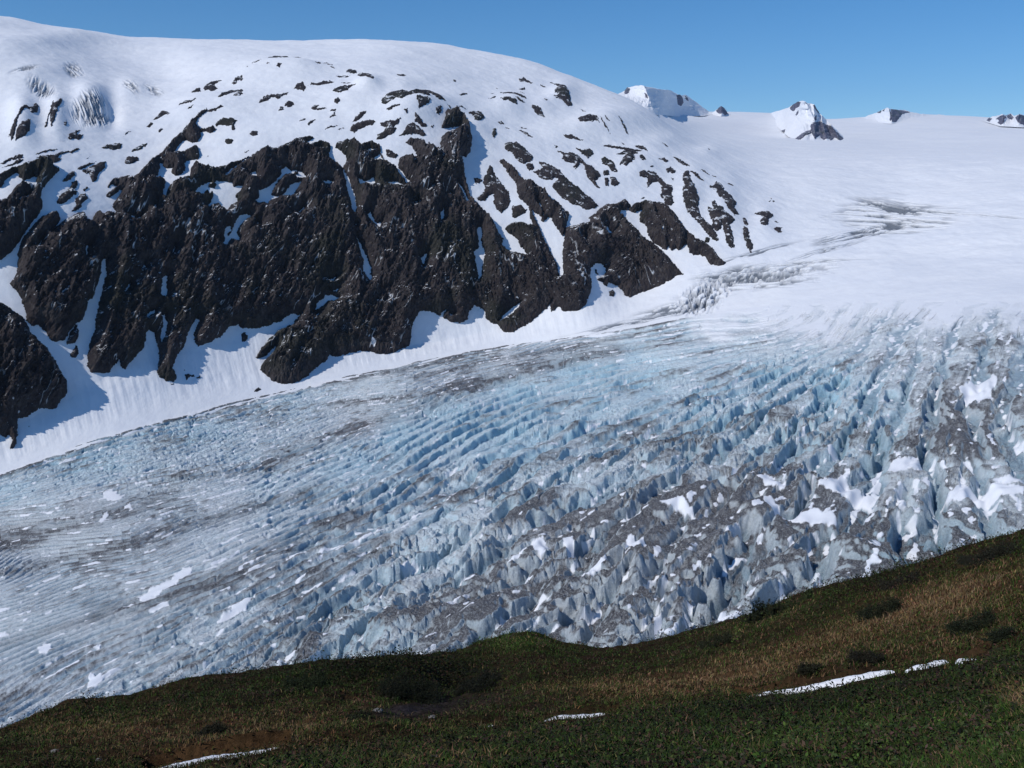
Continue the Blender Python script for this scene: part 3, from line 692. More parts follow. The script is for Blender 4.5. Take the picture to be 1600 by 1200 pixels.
# character of the ice, surveyed at points of the photo:
# px, py, ridge direction (deg, image), dirt, blue, snow, depth m, spacing m, length m, chaos
ZON = np.array([
 (0,760,14,.30,.75,.15, 6,13,30,.7),(150,720,20,.30,.85,.10, 7,13,26,.9),(300,680,25,.35,.85,.15, 7,13,24,1.),(300,720,-30,.30,.6,.25, 6,13,22,1.),(450,630,25,.35,.75,.15, 5,12,24,.9),(450,680,30,.35,.6,.3, 5,12,26,.8),
 (600,600,12,.45,.5,.25, 3,11,34,.4),(700,590,12,.55,.3,.3, 2,12,50,.2),(560,660,10,.65,.3,.3, 3,12,40,.3),(800,560,10,.45,.3,.3, 1.5,12,60,.1),(900,530,9,.45,.35,.3, 1.2,12,70,.1),
 (0,850,12,.55,.3,.10, 2.2,8,60,.15),(150,800,12,.45,.4,.2, 3,9,45,.35),(350,780,18,.40,.45,.3, 3.5,10,36,.5),(100,920,17,.35,.45,.05, 2.2,8,70,.1),(250,880,22,.45,.4,.1, 2.5,9,60,.2),
 (0,1000,20,.30,.5,.05, 2.4,9,70,.1),(150,1010,28,.40,.45,.1, 3,10,45,.3),(60,1090,35,.45,.4,.15, 3.5,11,40,.4),(250,1060,62,.5,.45,.2, 7,13,30,.8),(350,1000,55,.45,.5,.15, 6,13,34,.7),
 (400,870,33,.45,.45,.2, 5,12,50,.4),(450,760,32,.30,.75,.2, 7,13,40,.6),(550,720,36,.25,.95,.1, 10,17,50,.35),(620,680,34,.25,1.,.1, 11,18,60,.25),(700,640,32,.25,1.,.05, 14,22,80,.15),
 (800,610,28,.25,1.,.05, 16,26,110,.08),(900,580,24,.25,.95,.05, 15,27,120,.08),(1000,570,24,.25,.9,.1, 12,28,120,.1),(800,680,38,.38,.95,.0, 18,28,110,.1),(900,650,38,.42,.85,.0, 18,29,110,.1),(1000,620,42,.42,.85,.0, 17,29,90,.15),
 (1100,560,35,.30,.7,.2, 7,26,80,.3),(1050,520,20,.25,.6,.4, 2.5,22,90,.2),(1200,520,38,.20,.5,.5, 4,30,60,.3),(1300,510,48,.15,.4,.6, 3.5,34,50,.3),(1450,500,75,.18,.35,.6, 3,36,40,.3),(1600,500,95,.3,.3,.5, 3,34,36,.4),
 (1400,540,80,.35,.5,.35, 7,26,40,.5),(1550,560,115,.6,.5,.25, 10,22,40,.6),(1200,580,60,.35,.8,.15, 12,24,55,.5),(1300,600,78,.35,.85,.15, 15,24,50,.6),(1100,630,62,.45,.8,.05, 15,24,60,.5),
 (1200,680,78,.50,.7,.15, 17,24,50,.7),(1350,680,95,.55,.7,.2, 16,24,45,.8),(1500,650,122,.7,.4,.25, 14,24,50,.7),(1600,700,130,.6,.5,.35, 12,24,46,.8),(1000,720,58,.55,.6,.15, 15,23,50,.8),(850,760,48,.5,.65,.15, 14,21,50,.7),
 (650,780,40,.4,.65,.15, 8,15,50,.6),(550,820,40,.45,.55,.15, 7,14,45,.6),(500,900,52,.45,.55,.15, 9,16,40,.7),(650,870,62,.5,.6,.15, 13,19,40,.8),(550,970,66,.5,.65,.15, 15,22,42,.9),(700,960,60,.8,.45,.15, 16,26,46,.8),
 (800,860,55,.7,.4,.25, 15,24,46,.9),(900,820,50,.75,.4,.3, 14,24,44,.9),(1000,870,85,.85,.35,.4, 17,26,44,.9),(900,950,80,.85,.35,.35, 17,26,44,.9),(1100,930,75,.8,.4,.45, 17,26,44,.9),(1150,800,60,.9,.3,.3, 13,26,50,.8),
 (1050,780,40,.8,.35,.3, 12,24,50,.8),(1250,760,110,.75,.45,.45, 14,25,46,.8),(1300,880,110,.8,.5,.45, 15,26,44,.8),(1400,860,105,.7,.8,.35, 15,28,44,.7),(1400,770,130,.6,.4,.7, 12,26,46,.7),(1550,760,125,.6,.5,.6, 13,25,44,.7),
 (1550,830,115,.6,.6,.4, 14,25,44,.7),(400,1060,70,.55,.5,.2, 12,19,34,.9),(400,950,55,.4,.5,.15, 7,14,40,.7),(1100,700,65,.5,.6,.15, 16,24,50,.8)], float)
sub = (slice(None, None, 10), slice(None, None, 16))
qx = pxg[sub]; qy = pyg[sub]
W = 1.0 / (((qx[..., None] - ZON[:, 0])**2 + (1.6 * (qy[..., None] - ZON[:, 1]))**2)**1.35 + 2500)
W /= W.sum(-1, keepdims=True)
ZON[:, 9] *= .62
th2 = np.radians(2 * ZON[:, 2])
fc_, fs_ = W @ np.cos(th2), W @ np.sin(th2)
coarse = [fc_, fs_] + [W @ ZON[:, k] for k in range(3, 10)]
def upsample(a, shp):
    y = np.linspace(0, 1, 1) ; 
    yi = np.arange(shp[0]) / 10.0; xi = np.arange(shp[1]) / 16.0
    j = np.minimum(yi.astype(int), a.shape[0] - 2); i = np.minimum(xi.astype(int), a.shape[1] - 2)
    fy = np.clip(yi - j, 0, 1.5)[:, None]; fx = np.clip(xi - i, 0, 1.5)[None]
    A = a[j][:, i]; B = a[j][:, i + 1]; Cc = a[j + 1][:, i]; D = a[j + 1][:, i + 1]
    return ((A*(1-fx) + B*fx)*(1-fy) + (Cc*(1-fx) + D*fx)*fy).astype(np.float32)
shp = pxg.shape
thc, ths, z_dirt, z_blue, z_snow, z_dep, z_spc, z_len, z_cha = [upsample(a, shp) for a in coarse]
# course of the ice ridges: curves surveyed along the ridges, each with its running number
RIDGES = [(-3,[(-60,790),(0,775),(200,715),(420,655),(640,605),(800,562),(1000,520),(1200,500)]),(0,[(-60,825),(0,805),(200,765),(430,700),(560,650),(700,610),(800,578),(900,556),(1000,538),(1100,522)]),
 (2,[(-60,915),(0,900),(200,850),(400,775),(560,710),(680,652),(800,606),(950,572),(1100,548),(1200,530)]),(4,[(-60,1000),(0,980),(200,915),(400,845),(550,785),(680,712),(800,650),(950,602),(1050,577),(1150,552),(1260,525)]),
 (5.6,[(0,1100),(60,1065),(250,975),(420,897),(560,830),(700,755),(850,672),(950,632),(1050,600),(1180,560),(1290,525)]),(7.4,[(120,1120),(200,1075),(350,995),(500,915),(640,850),(760,778),(900,692),(1000,652),(1100,612),(1220,566),(1310,530)]),
 (10,[(350,1110),(450,1030),(540,965),(640,900),(760,835),(900,752),(1020,692),(1120,648),(1200,602),(1270,560),(1330,520)]),(12.5,[(560,1050),(660,970),(760,905),(870,840),(1000,770),(1100,712),(1180,658),(1240,610),(1300,562)]),
 (14.2,[(740,1030),(830,960),(930,890),(1010,820),(1090,752),(1160,692),(1220,642),(1275,598),(1325,560),(1370,520)]),(16.5,[(950,1030),(1030,950),(1110,870),(1180,800),(1240,740),(1290,690),(1335,632),(1375,570),(1400,520)]),
 (19,[(1180,980),(1240,900),(1290,830),(1330,770),(1365,700),(1395,640),(1425,570),(1440,520)]),(21,[(1400,900),(1430,830),(1440,760),(1445,690),(1455,620),(1480,560),(1490,510)]),
 (23.5,[(1600,850),(1570,780),(1540,730),(1525,680),(1525,620),(1550,560),(1560,500)]),(27,[(1720,790),(1670,720),(1630,650),(1630,600),(1650,550),(1660,500)])]
RIDGES = [(ph, ([(l[0][0] - 200, l[0][1] + (l[0][1] - l[1][1]) / (l[1][0] - l[0][0]) * 200 * .8)] if l[0][0] <= 0 else []) + l) for ph, l in RIDGES]
_c = np.array([(x / 400., y / 250., ph) for ph, l in RIDGES for x, y in l])
def _tps(r2): return np.where(r2 > 0, .5 * r2 * np.log(r2 + 1e-12), 0)
_K = _tps(((_c[:, None, :2] - _c[None, :, :2])**2).sum(-1)) + np.eye(len(_c)) * .01
_Q = np.c_[np.ones(len(_c)), _c[:, :2]]; _A = np.block([[_K, _Q], [_Q.T, np.zeros((3, 3))]])
_w = np.linalg.solve(_A, np.r_[_c[:, 2], 0, 0, 0])
_e = np.stack([qx.ravel() / 400, qy.ravel() / 250], -1)
_ph = _tps(((_e[:, None] - _c[None, :, :2])**2).sum(-1)) @ _w[:-3] + _w[-3] + _e @ _w[-2:]
PH = upsample(_ph.reshape(qx.shape), shp)
_pi = np.gradient(PH, axis=1); _pj = np.gradient(PH, axis=0)
dlat = rg / F
# the ridge runs where the number stays the same; its spacing on the ground follows from the gradient
_e1 = np.stack([np.gradient(XG, axis=1), np.gradient(YG, axis=1)]); _e2 = np.stack([np.gradient(XG, axis=0), np.gradient(YG, axis=0)])
_det = _e1[0] * _e2[1] - _e1[1] * _e2[0] + 1e-9
GX_ = (_pi * _e2[1] - _pj * _e1[1]) / _det; GY_ = (-_pi * _e2[0] + _pj * _e1[0]) / _det
GM = np.hypot(GX_, GY_) + 1e-6; LAM = 1 / GM                      # metres per ridge
DX = -GY_; DY = GX_
THETA = np.arctan2(-(np.gradient(pyg, axis=1) * -_pj + np.gradient(pyg, axis=0) * _pi), (np.gradient(pxg, axis=1) * -_pj + np.gradient(pxg, axis=0) * _pi))
_n = np.hypot(DX, DY) + 1e-9; DX = (DX / _n).astype(np.float32); DY = (DY / _n).astype(np.float32)
def lic(scale, length, seed, cross=False, taps=7):
    ax, ay = (-DY, DX) if cross else (DX, DY)
    acc = 0
    for t in np.linspace(-.5, .5, taps):
        acc = acc + noise((XG + wob + t * length * ax) / scale, (YG - wob + t * length * ay) / scale, seed)
    return acc / (np.std(acc) + 1e-9)
# organic wobble used by every crack
wob = (5.0 * fbm(XG / 28, YG / 28, 3, 301)).astype(np.float32); wob2 = (1.8 * fbm(XG / 7, YG / 7, 2, 302)).astype(np.float32)
H = np.zeros(shp, np.float32)
rng = np.random.default_rng(11)
# seeds: spread uniformly over the ice, thinned so that neighbours keep the local spacing
area = (np.linalg.norm(np.cross(np.diff(PG, axis=0)[:, :-1], np.diff(PG, axis=1)[:-1]), axis=-1))[::4, ::4] * 16
def make_strokes(nmax, rate_mul, turn, len_mul, seed):
    rg_ = np.random.default_rng(seed)
    rate = area / (z_spc[:-1:4, :-1:4][:area.shape[0], :area.shape[1]] * z_len[:-1:4, :-1:4][:area.shape[0], :area.shape[1]] * len_mul)
    p = (rate / rate.sum()).ravel(); n = int(min(rate.sum() * rate_mul, nmax)); idx = rg_.choice(p.size, n, p=p)
    J = (idx // rate.shape[1]) * 4 + rg_.integers(0, 4, n); I = (idx % rate.shape[1]) * 4 + rg_.integers(0, 4, n)
    J = np.minimum(J, shp[0] - 1); I = np.minimum(I, shp[1] - 1)
    dth = np.radians(turn) + rg_.normal(0, .10, n) + z_cha[J, I] * rg_.normal(0, .33, n)
    bx_, by_ = DX[J, I], DY[J, I]; tx = bx_ * np.cos(dth) - by_ * np.sin(dth); ty = bx_ * np.sin(dth) + by_ * np.cos(dth)
    cx = XG[J, I]; cy = YG[J, I]; sp = z_spc[J, I]; L = z_len[J, I] * len_mul * rg_.uniform(.5, 1.15, n)
    keep = np.ones(n, bool); K = []
    ax = np.zeros(n); ay = np.zeros(n); m = 0; ids_ = []
    for q in range(n):
        if m:
            dx = cx[q] - ax[:m]; dy = cy[q] - ay[:m]
            u = (dx * tx[q] + dy * ty[q]) / (L[q] * .75); v = (-dx * ty[q] + dy * tx[q]) / (sp[q] * .72)
            if ((u * u + v * v) < 1).any(): continue
        ax[m] = cx[q]; ay[m] = cy[q]; m += 1; ids_.append(q)
    ids_ = np.array(ids_)
    return [a[ids_] for a in (J, I, cx, cy, tx, ty, sp, L)]
def carve(st, wmul, dmul, seed, far=.35):
    rg_ = np.random.default_rng(seed)
    J, I, cx, cy, tx, ty, sp, L = st
    for q in range(len(J)):
        j, i = J[q], I[q]; Lh = L[q] * .62; w = sp[q] * wmul * rg_.uniform(.6, 1.3); R_ = Lh + 2
        ex = abs(tx[q]) * R_ + w + 8; ey = R_
        di = int((R_ + w) / (rg[j, i] * (AZ[1] - AZ[0]))) + 2
        rr = rg[:, i]; lo = rr[j] - (R_ + w); hi = rr[j] + (R_ + w)
        j0 = max(int(np.searchsorted(rr, lo)), 0); j1 = min(int(np.searchsorted(rr, hi)) + 1, shp[0]); i0 = max(i - di, 0); i1 = min(i + di, shp[1])
        if j1 - j0 < 2 or i1 - i0 < 2: continue
        sx = XG[j0:j1, i0:i1] - cx[q]; sy = YG[j0:j1, i0:i1] - cy[q]
        u = (sx * tx[q] + sy * ty[q]) / Lh
        nx, ny = -ty[q], tx[q]
        if nx * np.sin(AZ[i]) + ny * np.cos(AZ[i]) < 0: nx, ny = -nx, -ny      # normal points away from the viewer
        curv = rg_.normal(0, .10) * Lh
        v = sx * nx + sy * ny + (wob[j0:j1, i0:i1] - wob[j, i]) * min(1, sp[q] / 18) + wob2[j0:j1, i0:i1] * min(1, sp[q] / 16) * .8 - curv * (u * u)
        ww = w * np.sqrt(np.clip(1 - u * u, 0, 1)) + 1e-3
        t = v / ww; a = far
        d = np.where(t > a, (1 - t) / (1 - a), (1 + t) / (1 + a)); d = np.clip(d, 0, 1)
        d = d * (2 - d) * .6 + d * .4
        dep = z_dep[j, i] * dmul * rg_.uniform(.6, 1.25) * (ww / w)**.7
        blk = H[j0:j1, i0:i1]
        np.minimum(blk, -(d * dep).astype(np.float32), out=blk)
st = make_strokes(9000, 2.4, 0, 1.6, 21); log('cracks', len(st[0])); carve(st, .20, .8, 22)
log('carved')
st2 = make_strokes(5000, 1.5, 75, .45, 23)
cha = z_cha[st2[0], st2[1]]; k_ = rng.uniform(0, 1, len(cha)) < cha * 1.1; st2 = [a[k_] for a in st2]; carve(st2, .22, .75, 24, 0.0); log('cross cracks', len(st2[0]))
z_dep = z_dep * (.28 + .85 * sstep(-.75, .55, fbm(XG / 120, YG / 120, 3, 410) + .12)) * np.where(z_spc < 17, .8, 1.0)
wA = np.clip((19 - z_spc) / 7, 0, 1); wB = 1 - wA                     # fine-grained ice on the left, coarse blocks on the right
def cracks(n, w): return (1 - np.clip(np.abs(n) / w, 0, 1))**1.3
nA = lic(7.5, 42, 401); nB = lic(17, 70, 402); nD = lic(9, 14, 404, True, 5); nE = lic(19, 26, 414, True, 5); log('lic')
low = sstep(690, 800, pyg + .0 * pxg) * sstep(430, 700, pxg)                # nearest ice on the right: bigger blocks
z_spc = z_spc * (1 + .45 * low); z_dep = z_dep * (1 + .25 * low); nD = nD * (1 - .7 * low) + nE * .7 * low; nD = nD / np.std(nD)
warp = (.12 + .50 * z_cha) * fbm(XG / 70, YG / 70, 3, 405) + (.03 + .09 * z_cha) * noise(XG / 14, YG / 14, 406) + .16 * wA * fbm(XG / 30, YG / 30, 3, 408)
octv = np.log2(np.clip(LAM / (z_spc * (1.15 + .5 * wB)), .25, 24)); ridge = 0; wsum = 0
for k in range(-2, 5):
    w_ = sstep(0, 1, np.clip(1.5 - 2 * np.abs(octv - k), 0, 1))
    if w_.max() <= 0: continue
    t = PH * 2.0**k + (warp + .35 * z_cha * nB * .5) * 1.3 + 7.7 * k; t = t - np.floor(t)
    wd = .17 + .10 * z_cha
    hp = sstep(0, .16, t) * (1 - sstep(.60, .60 + wd, t)) * (.82 + .3 * t)
    ridge = ridge + w_ * hp; wsum = wsum + w_
ridge = ridge / np.maximum(wsum, .3)
gate = np.clip(1.0 + (.25 + .5 * z_cha + .35 * wA) * fbm(XG / 45, YG / 45, 2, 407), .25, 1.2)          # ridges close up and open along their length
H = np.minimum(H, 0) * .9 * np.clip(z_cha * 1.3, .25, 1) - z_dep * (1 + .6 * sstep(.3, .1, z_cha) * sstep(6, 3, z_dep)) * (1 - ridge) * gate * np.where(z_cha < .3, .8, 1.0)
fis = (1 - np.clip(np.abs(nD) / (.16 + .3 * z_cha), 0, 1))**1.2 * (.05 + .95 * z_cha**1.6) + (1 - np.clip(np.abs(nA) / .35, 0, 1)) * (.20 - .12 * low)
H = np.maximum(H, -2.2 * z_dep) - z_dep * .55 * fis * (.35 + .65 * ridge) + z_dep * .05 * nB
H = H.astype(np.float32)
# broad dirty ice backs
WHALE = [(600,985,60,20,24),(725,958,85,26,20),(870,905,45,22,40),(1000,880,55,28,60),(1090,775,100,22,18),(1180,800,60,20,-20),(1330,870,55,20,-10),(1060,930,45,26,70),(480,1010,35,18,50),(1500,690,40,30,-50),(820,800,60,14,30)]
whale = np.zeros(shp, np.float32)
for wx_, wy_, wa, wb, an in WHALE:
    a = math.radians(an); du_ = (pxg - wx_) * math.cos(a) - (pyg - wy_) * math.sin(a); dv_ = (pxg - wx_) * math.sin(a) + (pyg - wy_) * math.cos(a)
    whale = np.maximum(whale, np.exp(-((du_ / wa)**2 + (dv_ / wb)**2) * 1.2))
H = H * (1 - .72 * whale)
# seracs: tops of uneven height, broken flanks; all in world metres
amp = z_dep / 15.0
big_w = fbm(XG / 95, YG / 95, 3, 311); mid_w = fbm(XG / 26 + wob / 9, YG / 26, 3, 312)
rough_ = ridged(XG / 13 + wob / 6, YG / 13, 3, 313); fine = ridged(XG / 6, YG / 6, 3, 314)
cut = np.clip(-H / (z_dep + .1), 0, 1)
Z = H + 7 * whale + amp * (9 * big_w * sstep(500, 800, pxg + .3 * pyg) + 5.5 * mid_w * z_cha**1.5 + 3.2 * rough_ * (z_cha**1.5 + .06) + 2.3 * fine * (.10 + .90 * z_cha**1.3)) + .35 * fine + 1.5 * fbm(XG / 60, YG / 60, 2, 318)
lowsnow = sstep(.1, .95, (500 + 40 * noise(pxg / 90, pyg / 60, 327) + 16 * noise(pxg / 20, pyg / 14, 328) + np.interp(pxg, [700, 900, 1050, 1200, 1400, 1600], [-60, 12, 32, 38, 42, 30]) - pyg) / 60)
Z *= 1 - .82 * lowsnow
tc = PH + .35 * noise(pxg / 60, pyg / 60, 440) + .06 * noise(pxg / 9, pyg / 9, 441); tc2 = tc * 2 + .3
def line(t, w): return np.clip(1 - np.abs(t - np.rint(t)) / w, 0, 1)
thin = line(tc, .045) * sstep(-.15, .15, noise(pxg / 38, pyg / 20, 442)) + line(tc2, .06) * sstep(.1, .3, noise(pxg / 26, pyg / 16, 443))
perp = 1 - np.clip(np.abs(lic(26, 30, 444, True, 4)) / .07, 0, 1)
thin = np.clip(np.maximum(thin, perp * sstep(.2, .4, noise(pxg / 30, pyg / 20, 445))), 0, 1) * sstep(.10, .35, lowsnow) * sstep(.05, -.0, s_g[:, None] - 3.12 + .08 * noise(pxg / 50, pyg / 20, 446)) * sstep(880, 1050, pxg)
Z = Z - 4.5 * thin
s_endg = 3.0 + .3 * sstep(820, 1200, pxg)
edge_fade = sstep(.02, -.03, s_g[:, None] - s_endg + .014 * noise(pxg / 26, pyg / 20, 17))
Z = (Z + .8) * edge_fade - (1 - edge_fade) * 12
PGd = PG.copy(); PGd[..., 2] += Z
def blur(a, n, k):
    for _ in range(k):
        for ax in (0, 1):
            pad = [(n + 1, n) if ax == q else (0, 0) for q in (0, 1)]
            c = np.cumsum(np.pad(a, pad, mode='edge'), ax)
            a = (c[2*n+1:] - c[:-2*n-1]) / (2*n+1) if ax == 0 else (c[:, 2*n+1:] - c[:, :-2*n-1]) / (2*n+1)
    return a
# ------------------------------------------------------------------ colour of the ice, with wall light and crack shade painted in: clean walls, dirty weathered tops, snow in hollows
lat = dlat[0, 0] * 0 + (AZ[1] - AZ[0]) * rg
gx = np.gradient(Z, axis=1) / lat; gy = np.gradient(Z, axis=0) / (np.gradient(rg, axis=0) + 1e-6); slope = np.hypot(gx, gy)
ca, sa = np.cos(THETA), np.sin(THETA)
st_u = (pxg * ca - pyg * sa); st_v = (pxg * sa + pyg * ca)
streak = fbm(st_u / 40, st_v / 5, 3, 320); patch = fbm(XG / 110, YG / 110, 4, 321); speck = fbm(XG / 9, YG / 9, 3, 322)
Zl = blur(Z.astype(np.float64), 2, 1); Zw = blur(Z.astype(np.float64), 12, 2); rel = ((Zl - Zw) / (z_dep + 1)).astype(np.float32)
slope = np.hypot(np.gradient(Zl, axis=1) / lat, np.gradient(Zl, axis=0) / (np.gradient(rg, axis=0) + 1e-6))
wall = sstep(.55, 1.5, slope)
flat = 1 - wall
dirt = np.clip(z_dirt * 1.15 + .75 * patch + .40 * streak + .20 * speck + .9 * rel - .22 + .55 * whale + .42 * sstep(.55, .85, z_dirt) - .25 * sstep(.7, 1., z_blue), 0, 1)
dirt = sstep(.22, .92, dirt + .25 * fbm(XG / 14, YG / 14, 3, 329)) * (1 - .72 * wall) * (1 - .75 * lowsnow)
# darker medial dirt bands that follow the flow
def band_line(pts, w):
    p = np.array(pts, float); d = np.full(shp, 1e9, np.float32)
    for a, b in zip(p[:-1], p[1:]):
        ab = b - a; t = np.clip(((pxg - a[0]) * ab[0] + (pyg - a[1]) * ab[1]) / (ab @ ab), 0, 1)
        d = np.minimum(d, np.hypot(pxg - a[0] - t * ab[0], (pyg - a[1] - t * ab[1]) * 1.0).astype(np.float32))
    return np.exp(-(d / w)**2)
bandd = (.75 * band_line([(-60,845),(0,838),(90,826),(160,806),(260,780)], 22) + .6 * band_line([(420,720),(500,690),(560,668),(640,640),(720,610),(800,580),(860,563),(960,548)], 14) + .6 * band_line([(700,600),(800,588),(880,566),(980,545),(1100,528),(1230,510)], 5)
      + .7 * band_line([(690,552),(790,527),(850,512),(900,505)], 7) + 1.1 * band_line([(0,741),(120,701),(220,669),(330,639),(450,609),(640,575),(720,556)], 5) + .8 * band_line([(640,590),(760,566),(900,540),(1000,522)], 4) + .6 * band_line([(0,895),(200,850),(380,800),(500,760)], 8) + .5 * band_line([(0,1010),(200,950),(350,905)], 7) + .5 * band_line([(150,960),(300,930),(450,850),(560,800)], 16) + .35 * band_line([(500,640),(620,622),(760,590)], 9))
dirt = np.clip(dirt + bandd * (.45 + .5 * sstep(-.3, .4, streak)) * (1 - .45 * wall), 0, 1)
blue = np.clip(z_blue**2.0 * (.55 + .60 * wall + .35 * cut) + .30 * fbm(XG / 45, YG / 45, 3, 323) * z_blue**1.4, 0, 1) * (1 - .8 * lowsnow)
nS = lic(8, 26, 430, taps=5); snowv = nS + 2.1 * z_snow + .5 * (cut - .5) + .5 * noise(XG / 6, YG / 6, 431) - 1.0 * lowsnow; snowy = sstep(2.0, 2.25, snowv)
smooth_snow = lowsnow * (1 - .6 * wall) * (1 - .5 * sstep(.3, 1, cut)) * (1 - thin)
snowc = snowy * (1 - .35 * wall); snowy = np.maximum(snowc, smooth_snow)
# residual snow fields surveyed one by one
SNOWF = [PP(t) for t in """1190,780 1205,778 1215,790 1235,795 1255,798 1275,795 1300,800 1308,812 1290,816 1270,815 1250,812 1230,806 1205,800 1193,792
1280,762 1300,752 1315,742 1330,748 1350,762 1380,768 1360,776 1330,774 1300,772|1180,752 1200,748 1230,760 1225,766 1195,762
1500,608 1520,592 1550,585 1560,592 1548,608 1552,618 1530,620 1510,615|1380,730 1400,718 1440,718 1460,728 1430,736 1400,738|1560,745 1600,738 1600,758 1570,756|1100,752 1120,750 1115,756
150,1058 158,1048 160,1060 152,1075 136,1078 138,1068 140,1050|60,1010 75,1006 82,1014 72,1022 62,1022|0,988 12,990 15,996 0,998|215,935 240,918 262,905 285,890 302,884 296,896 275,912 250,928 225,942|340,965 360,950 390,930 400,928 385,945 360,962 345,972
160,770 172,764 192,776 188,784 165,784|195,792 206,788 206,796 196,797|150,815 168,800 170,806 158,818|145,1012 160,1008 156,1016|1060,812 1080,806 1088,815 1070,820|1030,795 1060,788 1085,798 1088,806 1065,800 1045,802
975,845 985,838 1000,845 1010,860 990,870 980,858|1020,955 1045,955 1060,968 1050,980 1025,978|1215,905 1240,912 1262,922 1262,934 1235,932 1220,922|1080,960 1110,958 1150,962 1170,968 1140,975 1090,972|1470,770 1500,758 1560,755 1600,762 1600,775 1540,775 1490,780
1020,990 1040,988 1068,996 1045,1000|1330,860 1350,856 1352,866 1336,868|830,850 850,846 860,855 845,870 832,862|700,735 715,728 712,738|880,845 895,838 900,850 890,862|1290,690 1310,685 1330,695 1315,702 1295,700
1140,725 1165,722 1160,732 1145,734|1440,865 1465,858 1475,868 1450,876|640,930 655,925 650,935|500,790 530,782 525,790 505,796""".replace('|', '\n').split('\n')]
RSN = Raster(-40, 480, 1640, 1120, 1)
for p in SNOWF: RSN.paint(p, 1)
insn = RSN.m > 0; SSN = RSN.edt(insn, 16) - RSN.edt(~insn, 14)
sv = RSN.sample(SSN, pxg + 6 * fbm(pxg / 16, pyg / 12, 3, 331), pyg + 4 * fbm(pxg / 16 + 9, pyg / 12, 3, 332)) + 1.5 * fbm(pxg / 4, pyg / 4, 2, 333)
fill = sstep(-1.5, 2.5, sv)
Zs = blur(Z.astype(np.float64), 4, 2)
PGd[..., 2] += ((Zs + .6 - Z) * np.maximum(fill, .7 * snowc)).astype(np.float64)
snowy = np.maximum(snowy, fill)
c_ice = np.array([.80, .825, .845]); c_blue = np.array([.40, .71, .85]); c_dirt = np.array([.080, .075, .081]); c_snow = np.array([.84, .86, .89]); c_deep_shade = np.array([.10, .25, .37])  # c_blue is lightened to stand for light passing through the ice walls
col = np.broadcast_to(c_ice, shp + (3,)) * (1 + .12 * speck[..., None])
def mixc(a, c, f): return a + (c - a) * f[..., None]
col = mixc(col, c_blue, np.clip(blue, 0, .8)); col = mixc(col, c_deep_shade, sstep(.5, 1.0, cut) * .62 * (1 - fill) * (1 - .6 * lowsnow))  # blue of deep ice, with crack shade painted into it
col = mixc(col, c_deep_shade, thin * .8); col = mixc(col, c_dirt, np.maximum(dirt * .95, 0)); col = mixc(col, c_snow, np.clip(snowy, 0, 1))  # thin cracks get the same painted shade
glacier = grid_obj('glacier', PGd, M_ICE, cols={'tint': np.clip(col, 0, 1), 'snow_cover': np.clip(snowy, 0, 1)})
props(glacier, kind='structure')
log('glacier')

# ------------------------------------------------------------------ near hillside
PXF = [-1000, -150, 0, 120, 200, 255, 330, 440, 520, 640, 700, 760, 830, 880, 950, 1010, 1100, 1200, 1300, 1400, 1500, 1600, 1750, 2700]
def row(pts): 
    p = np.array(pts, float); return list(np.interp(PXF, p[:, 0], p[:, 1]))
FR = [  # (photo row, range in metres), from the feet outwards
 (row([(-150,1500),(1750,1500)]), row([(-150,5),(1750,5)])),
 (row([(-150,1330),(1750,1330)]), row([(-150,7.5),(1750,7)])),
 (row([(-150,1300),(0,1270),(255,1225),(440,1200),(700,1185),(1000,1160),(1300,1150),(1600,1130),(1750,1130)]), row([(-150,13),(800,13),(1750,12)])),
 (row([(-150,1300),(0,1255),(200,1215),(255,1225),(330,1208),(440,1189),(520,1174),(640,1166),(760,1148),(850,1137),(950,1130),(1010,1108),(1100,1104),(1200,1098),(1300,1085),(1400,1069),(1500,1050),(1600,1027),(1750,990)]), row([(-150,24),(500,24),(900,25),(1300,23),(1750,21)])),
 (row([(-150,1320),(0,1275),(200,1236),(255,1236),(440,1202),(640,1176),(760,1158),(850,1150),(950,1143),(1010,1122),(1100,1115),(1200,1108),(1300,1096),(1400,1079),(1500,1062),(1600,1040),(1750,1010)]), row([(-150,29),(1000,30),(1750,27)])),
 (row([(-150,1290),(0,1215),(200,1190),(330,1172),(440,1158),(640,1140),(760,1127),(850,1118),(950,1112),(1010,1092),(1100,1086),(1200,1076),(1300,1062),(1400,1045),(1500,1028),(1600,1006),(1750,975)]), row([(-150,38),(1000,40),(1750,36)])),
 (row([(-150,1250),(0,1185),(200,1150),(400,1110),(520,1095),(640,1095),(700,1100),(760,1090),(830,1060),(900,1060),(1000,1055),(1100,1035),(1200,1012),(1300,990),(1400,968),(1500,940),(1600,912),(1750,870)]), row([(-150,58),(700,66),(1000,64),(1750,52)])),
 (row([(-150,1205),(0,1143),(60,1112),(120,1098),(180,1101),(240,1081),(330,1062),(400,1051),(520,1033),(580,1027),(640,1025),(700,1023),(760,1003),(830,992),(865,999),(890,1013),(950,1015),(1000,1008),(1100,985),(1200,955),(1300,920),(1400,896),(1450,876),(1600,830),(1750,780)]),
  row([(-150,92),(330,86),(520,82),(640,84),(700,112),(760,128),(830,124),(880,132),(950,128),(1100,116),(1300,102),(1750,86)])),
 (row([(-150,1300),(0,1235),(400,1150),(700,1110),(1000,1110),(1300,1010),(1600,930),(1750,880)]), row([(-150,130),(1000,165),(1750,125)])),
 (row([(-150,1345),(0,1300),(400,1210),(700,1180),(1000,1170),(1300,1080),(1600,1000),(1750,950)]), row([(-150,330),(1750,330)])),
]
_a0, _a1, _b0, _b1 = ray(-950, 1100)[0], ray(-90, 1100)[0], ray(1690, 1100)[0], ray(2600, 1100)[0]
